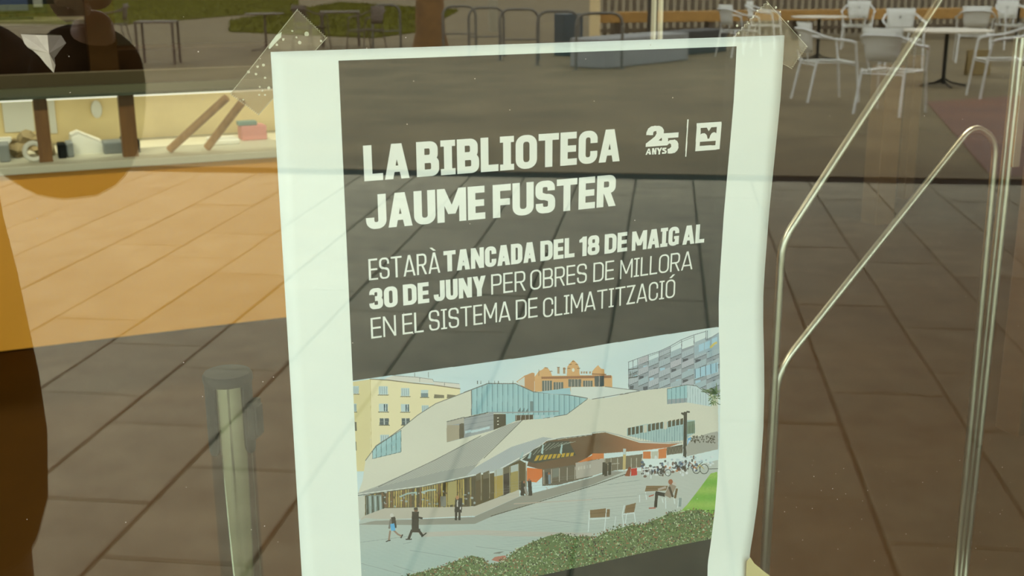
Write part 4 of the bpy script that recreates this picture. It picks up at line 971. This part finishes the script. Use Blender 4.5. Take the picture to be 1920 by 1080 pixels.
# a ring shaped roll and crumpled cloth at left
o = B().tube([(.034*math.cos(k*PI/8), 0, .034+.034*math.sin(k*PI/8)) for k in range(16)], .010, 10, True).obj('tape_roll', m_paper_c, loc=(at(64, 290, YI-.06).x, YI-.06, zt+.011), smooth=True); tag(o, 'cream tape roll standing on the counter edge', 'roll')
cl = B()
for k in range(4): 
    g = bmesh.ops.create_icosphere(cl.bm, subdivisions=2, radius=.04)['verts']
    for v in g: v.co = v.co*Vector((1, .6, .7)).length/1.3+Vector((k*.035, random.uniform(-.02, .02), .035+.03*math.sin(k*1.3)))+Vector([random.uniform(-.006, .006) for _ in range(3)]); v.co.z = max(v.co.z, .0)
o = cl.obj('cloth_bag', mat('tan_cloth', (.32, .24, .12), .9, var=.2), loc=(at(35, 280, YI+.12).x, YI+.14, zt+.001), smooth=True); tag(o, 'crumpled tan cloth bag at the left of the counter', 'bag')
# two wooden sticks leaning, pink and teal papers
for k, (p0, p1, r) in enumerate([((318, 284), (425, 183), .017), ((388, 268), (455, 190), .017)]):
    A_, B_ = at(*p0, YC+.10), at(*p1, YC-.05); A_.z = zt+.012
    o = B().tube([A_-A_, B_-A_], r, 12).obj('wooden_stick', m_oak, loc=A_, smooth=True); tag(o, ['longer leaning wooden stick, left of the pair on the counter', 'shorter leaning wooden stick, right of the pair on the counter'][k], 'stick', 'leaning wooden sticks')
cbox('pink_card_stack', 'pink card stack at the poster edge on the counter', 'card stack', 452, 500, 236, YI+.2, m_pink, .1)
cbox('teal_card', 'flat teal card lying on the pink stack', 'card', 447, 482, 228, YI+.22, mat('teal_card_paper', (.12, .22, .20), .6), .06, .002, z0=at(476, 236, YI+.2).z)
cbox('white_leaflet_box', 'low white leaflet box near the right end of the visible counter', 'box', 395, 450, 262, YI+.1, m_paper_c, .14)

# ------------------------------------------------------------------ furniture behind the counter
YB = 5.6
a, b = at(-260, 150, YB), at(166, 38, YB)
cb = empty('dark_cabinet', ((a.x+b.x)/2, YB+.25, 0), label='tall dark brown cabinet behind the counter at upper left', cat='cabinet')
W2 = (b.x-a.x)/2
B().box(-W2, W2, -.22, .25, 0, b.z-.02).obj('body', m_darkwood, cb)
B().box(-W2-.01, W2+.01, -.24, .26, b.z-.02, b.z+.004, .003).obj('top', mat('grey_cabinet_top', (.12, .105, .07), .5), cb)
for s in (-1, 0): B().box(s*W2+.01 if s else .01, (0 if s else W2)-.01, -.24, -.22, .06, b.z-.03, .003).obj('door', m_darkwood, cb)
mz = b.z+.004
mo = empty('monitor', (at(20, 5, YB+.1).x, YB+.2, mz), label='black and blue desktop monitor on top of the dark cabinet', cat='monitor')
B().box(-.10, .10, -.06, .06, 0, .012, .002).obj('stand_foot', m_black, mo); B().box(-.015, .015, -.01, .01, .012, .1).obj('stand_neck', m_black, mo)
B().box(-.26, .17, -.02, .02, .03, .36, .005).obj('housing', m_black, mo); B().box(-.25, .08, -.024, -.02, .045, .345).obj('blue_panel', m_blue, mo)
B().box(.105, .15, -.024, -.02, .06, .12, .002).obj('grey_button_plate', m_greyp, mo)
a, b = at(168, 100, YB-.2), at(222, 100, YB-.2)
o = B().box(-(b.x-a.x)/2, (b.x-a.x)/2, -.06, .06, 0, 2.9).obj('wooden_column', mat('dark_column_wood', (.06, .027, .005), .6, var=.2, scale=5, spec=.1), loc=((a.x+b.x)/2, YB-.1, 0)); tag(o, 'brown wooden column beside the dark cabinet', 'column')
o = B().box(-.55, .55, -.2, .2, 0, at(250, 95, YB+.4).z, .004).obj('low_cupboard', m_darkwood, loc=(at(330, 90, YB+.4).x+.25, YB+.75, 0)); tag(o, 'low dark cupboard right of the wooden column', 'cupboard')
# wooden posts at the right
for k, (x0, x1, yb_) in enumerate([(1624, 1664, 418), (1686, 1706, 372)]):
    q = inz((x0+x1)/2, yb_, 0)
    dd = (q-Vector((0, -D, H))).length; ww = (x1-x0)/2187*dd
    o = B().box(-ww/2, ww/2, -ww/2, ww/2, 0, .95, .004).obj('timber_post', mat('amber_post', (.13, .065, .018), .5, var=.15, scale=5), loc=(q.x, q.y, 0)); tag(o, ['wider amber timber post standing in the hall at right', 'narrower amber timber post just right of the wider one'][k], 'post', 'amber timber posts')
q = at(1952, 420, 1.9)
o = B().box(-.05, .05, -.05, .05, 0, 1.42, .004).obj('timber_post', mat('rust_post', (.10, .04, .008), .5, var=.15, scale=5), loc=(q.x, 1.9, 0)); tag(o, 'rust brown timber post at the right edge of the view', 'post')

# ------------------------------------------------------------------ outside: cafe furniture on the square (seen mirrored)
def arm_chair(label, group, tubem=m_alu, sheetm=m_alu_sheet):
    t = empty('cafe_armchair', label=label, cat='chair', group=group)
    W, Dp, S, Hh = .265, .25, .44, .80
    for s in (-1, 1):
        B().tube(smooth_path([(s*W, Dp+.03, 0), (s*(W-.01), Dp-.02, S), (s*(W+.005), Dp-.05, .65)], .03), .0125, 10).obj('front_leg', tubem, t, True)
        B().tube([(s*(W-.02), -Dp-.06, 0), (s*(W-.04), -Dp+.03, S+.02)], .0125, 10).obj('rear_leg', tubem, t, True)
    arm = smooth_path([(-W-.005, Dp-.05, .65), (-W-.03, Dp-.12, .675), (-W-.02, -.12, .70), (-W+.06, -Dp-.10, .80), (W-.06, -Dp-.10, .80), (W+.02, -.12, .70), (W+.03, Dp-.12, .675), (W+.005, Dp-.05, .65)], .10, 7)
    B().tube(arm, .015, 10).obj('arm_loop', tubem, t, True)
    B().tube([(-W+.01, Dp-.03, S-.03), (W-.01, Dp-.03, S-.03)], .010, 8).obj('seat_rail', tubem, t, True)
    B().tube([(-W+.04, -Dp+.02, S-.03), (W-.04, -Dp+.02, S-.03)], .010, 8).obj('seat_rail', tubem, t, True)
    # seat: sheet with raised rim and rows of holes
    b = B(); nx_, ny_ = 9, 9; hole = []
    g = [[b.bm.verts.new((-W+.015+(2*W-.03)*i/nx_, -Dp+.02+(2*Dp-.03)*j/ny_, S-.012*math.sin(PI*i/nx_)*math.sin(PI*j/ny_)*1.2)) for i in range(nx_+1)] for j in range(ny_+1)]
    fs = [b.bm.faces.new((g[j][i], g[j][i+1], g[j+1][i+1], g[j+1][i])) for j in range(ny_) for i in range(nx_)]
    inn = [f for k, f in enumerate(fs) if 0 < k % nx_ < nx_-1 and 0 < k//nx_ < ny_-1]
    r = bmesh.ops.inset_individual(b.bm, faces=inn, thickness=.016); bmesh.ops.delete(b.bm, geom=inn, context='FACES_ONLY')
    so = b.obj('seat', sheetm, t); md = so.modifiers.new('thick', 'SOLIDIFY'); md.thickness = .006
    b = B(); g = []
    for j in range(5):
        z = S+.10+(.33)*j/4
        g.append([b.bm.verts.new((x*(.175+.01*j), -Dp-.045-.012*j+.035*abs(x)**2, z)) for x in [(-1+2*i/8) for i in range(9)]])
    for j in range(4):
        for i in range(8): b.bm.faces.new((g[j][i], g[j][i+1], g[j+1][i+1], g[j+1][i]))
    bo = b.obj('backrest', sheetm, t, True); md = bo.modifiers.new('thick', 'SOLIDIFY'); md.thickness = .006
    h = B().lathe([(.001, -.006), (.014, -.006), (.014, .006), (.001, .006)], 12).obj('back_button', m_black, t, loc=(0, -Dp-.065, S+.30)); h.rotation_euler = (PI/2, 0, 0)
    B().tube([(-.12, -Dp-.03, S-.02), (-.14, -Dp-.055, S+.12)], .009, 8).obj('back_stay', tubem, t, True); B().tube([(.12, -Dp-.03, S-.02), (.14, -Dp-.055, S+.12)], .009, 8).obj('back_stay', tubem, t, True)
    return t
proto = None
chairs = [((1668, 212), 245, 'near white aluminium armchair showing its back, centre of the upper right group'), ((1548, 188), 285, 'white aluminium armchair left of the near central one'), ((1385, 106), 270, 'white aluminium armchair farthest left, half behind the poster corner'),
          ((1432, 92), 320, 'white aluminium armchair behind the upper right poster corner'), ((1605, 92), 40, 'white aluminium armchair on the far side of the left round table'), ((1688, 130), 32, 'white aluminium armchair on the far side of the right round table'),
          ((1872, 183), 118, 'white aluminium armchair at the right end, turned to the right table'), ((1822, 116), 222, 'white aluminium armchair behind the right table at the top edge'), ((1896, 92), 20, 'white aluminium armchair in the far upper right corner')]
for k, (fp, hd, lb) in enumerate(chairs):
    if proto is None: proto = c_ = arm_chair(lb, 'aluminium cafe armchairs')
    else: c_ = copy_tree(proto); c_['label'] = lb
    q = out(*fp); c_.location = q; c_.rotation_euler = (0, 0, math.radians(hd)); c_.scale = (1.04,)*3
def round_table(label, grp, fp, topm, legm, R=.36, z=.73):
    q = out(*fp); t = empty('round_table', q, label=label, cat='table', group=grp)
    B().lathe([(R-.01, z-.025), (R, z-.02), (R, z-.004), (R-.006, z)], 40).obj('table_top', topm, t, True)
    B().lathe([(.025, .03), (.025, z-.025)], 16).obj('pedestal', legm, t, True)
    for k in range(4):
        a_ = k*PI/2+.4; B().tube(smooth_path([(.02*math.cos(a_), .02*math.sin(a_), .10), (.10*math.cos(a_), .10*math.sin(a_), .05), (.30*math.cos(a_), .30*math.sin(a_), .012)], .04), .012, 8).obj('foot', legm, t, True)
    return t
round_table('cream round cafe table at the left of the aluminium chairs', 'cream cafe tables', (1532, 113), m_top, m_black, .46)
round_table('cream round cafe table among the right hand chairs', 'cream cafe tables', (1768, 162), m_top, m_black, .56)
round_table('cream cafe table at the far top right behind the chairs', 'cream cafe tables', (1905, 78), m_top, m_black, .42)
# brown tables and chairs at upper left
def four_leg_table(label, fp, wx_, dy_, z=.72):
    q = out(*fp); t = empty('brown_table', q, .3, label=label, cat='table', group='brown outdoor tables')
    B().box(-wx_, wx_, -dy_, dy_, z-.03, z, .004).obj('table_top', m_brownmet, t)
    for sx in (-1, 1):
        for sy in (-1, 1): B().box(sx*(wx_-.03)-.02, sx*(wx_-.03)+.02, sy*(dy_-.03)-.02, sy*(dy_-.03)+.02, 0, z-.03).obj('leg', m_brownmet, t)
    return t
four_leg_table('brown square outdoor table nearest the left, its four legs clear', (300, 120), .33, .3)
four_leg_table('brown square outdoor table beyond, between the other two', (640, 88), .40, .35)
round_table('brown round pedestal table between the two square ones', 'brown outdoor tables', (500, 96), m_brownmet, m_brownmet, .38)
bc = arm_chair('brown armchair at the brown table right of the left tape', 'brown armchairs', m_brownmet, m_brownmet); bc.location = out(688, 100); bc.rotation_euler = (0, 0, 1.2)
for fp, hd, lb in (((585, 92), 4.2, 'brown armchair left of the second brown table'), ((215, 84), 1.9, 'brown armchair beside the leftmost brown table')):
    c_ = copy_tree(bc); c_['label'] = lb; c_.location = out(*fp); c_.rotation_euler = (0, 0, hd)
# bicycle hoops
hb = None
hoops = [((1080, 132), (1166, 130)), ((1008, 122), (1085, 121)), ((938, 113), (1010, 112)), ((880, 106), (945, 105)), ((832, 99), (893, 98)), ((700, 92), (752, 91))]
pos = ['nearest and rightmost of the row', 'second from the right in the row', 'third from the right in the row', 'fourth from the right in the row', 'fifth from the right in the row', 'leftmost, apart from the row']
for k, (p0, p1) in enumerate(hoops):
    a_, b_ = out(*p0), out(*p1); c = (a_+b_)/2; L_ = (b_-a_).length; hh = .86
    t = empty('cycle_hoop', c, math.atan2((b_-a_).y, (b_-a_).x), label='galvanised steel bicycle hoop, '+pos[k], cat='bicycle rack', group='bicycle hoops')
    B().tube(smooth_path([(-L_/2, 0, 0), (-L_/2, 0, hh), (L_/2, 0, hh), (L_/2, 0, 0)], .2, 8), .024, 10).obj('hoop', m_rack, t, True)
    B().tube([(-L_/2, 0, .35), (L_/2, 0, .35)], .015, 8).obj('cross_bar', m_rack, t, True)
    for s in (-1, 1): B().lathe([(.06, 0), (.06, .008), (.03, .012)], 16, (s*L_/2, 0)).obj('foot_flange', m_rack, t)
# grey granite block bench and dark litter box
q = out(1190, 118); o = B().box(-1.3, 1.1, -.35, .35, 0, .46, .02).obj('stone_bench', mat('pale_granite', (.30, .30, .29), .7, var=.1), loc=q); o.rotation_euler = (0, 0, -.45); tag(o, 'pale grey stone block bench behind the bicycle hoops', 'bench')
q = out(1066, 104); o = B().box(-.2, .2, -.2, .2, 0, .75, .02).obj('litter_box', mat('dark_blue_grey', (.05, .07, .08), .5), loc=q); tag(o, 'dark blue grey litter box beside the stone bench', 'litter box')
q = out(1290, 100); o = B().box(-.9, .9, -.25, .25, 0, .42, .02).obj('planter_trough', mat('anthracite', (.05, .05, .05), .6), loc=q); o.rotation_euler = (0, 0, -.4); tag(o, 'low anthracite planter trough right of the stone bench', 'planter')
# posts and trunks
for k, (fp, r, hgt, m, nm, lb, ct_) in enumerate([((1115, 84), .11, 6, mat('cream_post', (.88, .68, .36), .6), 'cream_post', 'thick cream post above the poster top edge', 'post'), ((925, 60), .11, 5, mat('pale_post', (.38, .34, .24), .6), 'pale_post', 'slimmer pale post behind the bicycle hoops', 'post'),
                                                 ((808, 92), .28, 5, m_bark, 'tree_trunk', 'stout brown tree trunk beside the bicycle hoops', 'tree'), ((1222, 84), .10, 5, mat('dark_post', (.05, .04, .03), .6), 'dark_post', 'dark slim post left of the steel uprights', 'post')]):
    q = out(*fp); b = B().lathe([(r*1.35 if 'tree' in nm else r, 0), (r*1.05, .35), (r, 1), (r*.9, hgt*.5), (r*.85, hgt)], 20)
    o = b.obj(nm, m, loc=q, smooth=True); tag(o, lb, ct_)
# slatted fence with amber timber rail
fa, fb_ = out(1120, 74), out(2080, 58)
dv = fb_-fa; L_ = dv.length; an = math.atan2(dv.y, dv.x)
fe = empty('slat_fence', fa, an, label='grey brown vertical slat fence far behind the cafe chairs', cat='fence')
n = int(L_/.17); s0 = B().box(-.045, .045, -.012, .012, .04, 1.7).obj('slat', m_fence, fe)
for k in range(1, min(n, 290)):
    s = s0.copy(); C.objects.link(s); s.location = (k*.17, 0, 0)
B().box(0, L_, .012, .05, 1.45, 1.53).obj('rail', m_fence, fe); B().box(0, L_, .012, .05, .15, .23).obj('rail', m_fence, fe)
q0, q1 = out(1120, 80), out(2080, 66); dv = q1-q0; L2 = dv.length
am = empty('amber_bench', q0, math.atan2(dv.y, dv.x), label='long amber timber bench running in front of the fence', cat='bench')
B().box(0, L2, -.2, .2, .42, .64, .01).obj('seat', m_amber, am)
for k in range(int(L2/2)): B().box(k*2+.4, k*2+.5, -.16, .16, 0, .42).obj('leg', m_brownmet, am)
# small yellow sign board between the chair legs
q = out(1832, 140); sb_ = empty('sandwich_board', q, .5, label='small yellow and brown standing board between chair legs at right', cat='board')
for s in (-1, 1): B().box(-.16, .16, -.01, .01, 0, .36, .003, rot=Matrix.Rotation(s*.18, 3, 'X'), loc=(0, s*.09, 0)).obj('panel', mat('yellow_board', (.26, .18, .06), .6), sb_)
# building opposite, far across the square (only its foot is near the view)
fb2 = empty('far_building', (10, -100, 0), label='pale apartment building far across the square', cat='building')
B().box(-40, 40, -8, 0, 0, 16).obj('wall', m_plaster, fb2)
for i in range(16):
    for j in range(4):
        B().box(-37+i*4.8, -35.4+i*4.8, 0, .06, 3.2+j*3.2, 5.2+j*3.2).obj('window', m_black, fb2)

# ------------------------------------------------------------------ the person taking the picture (mirrored at the left)
person = empty('person', (-.235, -1.36, 0), label='person in a dark jacket holding up a phone, mirrored at the left', cat='person')
po_ = Vector(person.location)
def skin_obj(name, verts, edges, radii, m, root=0, sub=2, parent=person):
    me = bpy.data.meshes.new(name); me.from_pydata([Vector(v)-po_ for v in verts], edges, []); me.materials.append(m)
    o = bpy.data.objects.new(name, me); C.objects.link(o); o.parent = parent
    md = o.modifiers.new('skin', 'SKIN'); md.use_smooth_shade = True
    for i, r in enumerate(radii):
        d = me.skin_vertices[0].data[i]; d.radius = r if isinstance(r, tuple) else (r, r); d.use_root = (i == root)
    s = o.modifiers.new('sub', 'SUBSURF'); s.levels = sub; s.render_levels = sub
    return o
bxp, byp = -.235, -1.36
LF = at(140, 292, 1.02); elbow_r = Vector((LF.x+.004, -1.02, LF.z-.020))
hand_r = Vector((.125, -.90, 1.485)); sh_r = Vector((bxp+.19, byp, 1.36))
elbow_l = Vector((bxp-.24, -1.12, 1.16)); hand_l = Vector((-.10, -.90, 1.47)); sh_l = Vector((bxp-.19, byp, 1.36))
# body: pelvis, spine, neck, legs, forearms to the wrists (one skinned surface)
V = [(bxp, byp, .92), (bxp, byp, 1.08), (bxp, byp, 1.22), (bxp, byp, 1.35), (bxp, byp+.01, 1.47), (bxp, byp+.03, 1.55),
     tuple(sh_r), tuple(elbow_r), tuple(hand_r-(hand_r-elbow_r)*.12), tuple(sh_l), tuple(elbow_l), tuple(hand_l-(hand_l-elbow_l)*.12),
     (bxp+.09, byp, .86), (bxp+.10, byp+.02, .47), (bxp+.11, byp, .07), (bxp-.09, byp, .86), (bxp-.10, byp+.02, .47), (bxp-.11, byp, .07),
     (bxp+.12, byp+.17, .04), (bxp-.12, byp+.17, .04)]
Ed = [(0, 1), (1, 2), (2, 3), (3, 4), (4, 5), (3, 6), (6, 7), (7, 8), (3, 9), (9, 10), (10, 11), (0, 12), (12, 13), (13, 14), (0, 15), (15, 16), (16, 17), (14, 18), (17, 19)]
Rd = [(.10, .08), (.11, .08), (.11, .08), (.10, .07), .05, .055, .06, .045, .03, .06, .045, .03, .085, .06, .042, .085, .06, .042, .035, .035]
skin_obj('body', V, Ed, Rd, m_skin)
# jacket: long loose body lofted around the trunk, sleeves grown from the shoulders
b = B(); rings = []
prof = [(.50, .200, .16), (.58, .226, .165), (.70, .232, .165), (.80, .230, .162), (.90, .226, .158), (1.00, .214, .152), (1.10, .200, .148), (1.20, .198, .145), (1.30, .202, .14), (1.37, .195, .13), (1.42, .16, .11), (1.455, .09, .085), (1.49, .070, .072)]
for z, wx_, wy_ in prof:
    n = 40; rings.append([b.bm.verts.new((
        (wx_+.006*math.sin(5*q+z*19)*(1.4-z)+.004*math.sin(z*60+q))*(abs(math.cos(q))**.85)*(1 if math.cos(q) > 0 else -1), wy_*(abs(math.sin(q))**.9)*(1 if math.sin(q) > 0 else -1)+.01, z)) for q in (2*PI*k/n for k in range(n))])
for A_, B_ in zip(rings, rings[1:]):
    for k in range(40): b.bm.faces.new((A_[k], A_[(k+1) % 40], B_[(k+1) % 40], B_[k]))
jk = b.obj('jacket', m_cloth, person, True); md = jk.modifiers.new('thick', 'SOLIDIFY'); md.thickness = .006
skin_obj('sleeve', [tuple(sh_r+Vector((-.06, 0, -.01))), tuple(sh_r), tuple((sh_r+elbow_r)/2+Vector((0, 0, -.01))), tuple(elbow_r), tuple((elbow_r+hand_r)/2), tuple(hand_r-(hand_r-elbow_r)*.22)],
         [(0, 1), (1, 2), (2, 3), (3, 4), (4, 5)], [.085, .092, .094, .098, .090, .070], m_cloth)
skin_obj('sleeve', [tuple(sh_l+Vector((.06, 0, -.01))), tuple(sh_l), tuple((sh_l+elbow_l)/2), tuple(elbow_l), tuple(hand_l-(hand_l-elbow_l)*.22)],
         [(0, 1), (1, 2), (2, 3), (3, 4)], [.085, .090, .085, .08, .055], m_cloth)
m_tr = mat('dark_trousers', (.03, .03, .035), .9)
for s in (-1, 1): skin_obj('trouser_leg', [(bxp+s*.085, byp, .96), (bxp+s*.10, byp, .78), (bxp+s*.105, byp+.02, .47), (bxp+s*.11, byp, .09)], [(0, 1), (1, 2), (2, 3)], [.10, .10, .082, .068], m_tr)
for s in (-1, 1):
    B().box(-.05, .05, -.09, .18, 0, .085, .03, loc=(s*.115, .02, 0)).obj('shoe', m_black, person, True)
# head
hc = Vector((bxp+.02, byp+.06, 1.63))
b = B(); g = bmesh.ops.create_uvsphere(b.bm, u_segments=32, v_segments=24, radius=1)['verts']
for v in g:
    x, y, z = v.co
    k = 1-.28*max(0, -z)**1.5
    v.co = Vector((x*.077*k, y*.098*(1-.10*max(0, -z)), z*.118))
    f_ = max(0, y)**3
    v.co.y += .022*f_*math.exp(-((x/.16)**2+((z+.12)/.22)**2)); v.co.y += -.008*f_*math.exp(-(((abs(x)-.36)/.15)**2+((z-.06)/.12)**2))
    v.co.y += .010*f_*math.exp(-((x/.3)**2+((z+.8)/.2)**2))
hd = b.obj('head', m_skin, person, True, loc=hc-po_)
for s in (-1, 1):
    B().lathe([(.001, -.012), (.009, -.008), (.012, 0), (.009, .008), (.001, .012)], 16).obj('eye', mat('eye_white', (.7, .7, .68), .2), person, True, loc=hc-po_+Vector((s*.029, .080, .006)))
    B().lathe([(.001, -.03), (.016, -.02), (.021, 0), (.018, .02), (.001, .03)], 14).obj('ear', m_skin, person, True, loc=hc-po_+Vector((s*.077, -.005, 0)))
B().tube([(-.024, 0, 0), (-.01, .006, .002), (.01, .006, .002), (.024, 0, 0)], .005, 8).obj('mouth', mat('lips', (.35, .12, .10), .5), person, True, loc=hc-po_+Vector((0, .087, -.055)))
b = B(); g = bmesh.ops.create_uvsphere(b.bm, u_segments=28, v_segments=20, radius=1)['verts']
for v in g:
    x, y, z = v.co; v.co = Vector((x*.088, y*.108-.012, z*.125+.012+random.uniform(-.002, .002)))
    if y > .25 and z < .45: v.co.y = min(v.co.y, .02); v.co.x *= .9
    if z < -.3: v.co.z = -.03-.02*abs(x)
b.obj('hair', m_hair, person, True, loc=hc-po_)
# phone and hands
ph = empty('phone', (.0, -.835, 1.5), label='black smartphone held upright to the glass in both hands', cat='phone')
B().box(-.078, .078, -.004, .004, -.037, .037, .004).obj('body', m_black, ph); B().box(-.072, .072, -.0046, -.004, -.033, .033).obj('display', mat('display', (.02, .02, .022), .1), ph)
def hand(side):
    s = side; wr = (hand_r if s > 0 else hand_l); e = (elbow_r if s > 0 else elbow_l)
    palm = Vector((s*.098, -.872, 1.478)); d = (palm-wr)
    V = [tuple(wr-(wr-e)*.12), tuple(wr), tuple(palm)]; E_ = [(0, 1), (1, 2)]; R_ = [(.026, .022), (.026, .018), (.036, .016)]
    skin_obj('hand', V, E_, R_, m_skin)
    for k, (dz, ln) in enumerate(((.024, .9), (.008, 1.), (-.009, .95), (-.025, .75))):
        p0 = palm+Vector((-s*.0, .004, dz)); p1 = palm+Vector((s*.006, .038*ln, dz)); p2 = Vector((s*.082, -.822, 1.5+dz-.008)); p3 = Vector((s*(.078-.020*ln), -.822, 1.5+dz-.008))
        skin_obj('finger', [tuple(palm+Vector((0, 0, dz*.6))), tuple(p1), tuple(p2), tuple(p3)], [(0, 1), (1, 2), (2, 3)], [.010, .009, .0085, .007], m_skin, sub=1)
    skin_obj('thumb', [tuple(palm+Vector((0, -.004, -.02))), tuple(palm+Vector((-s*.02, -.004, -.034))), (s*.062, -.846, 1.478), (s*.05, -.846, 1.49)], [(0, 1), (1, 2), (2, 3)], [.012, .0105, .0095, .008], m_skin, sub=1)
hand(1); hand(-1)
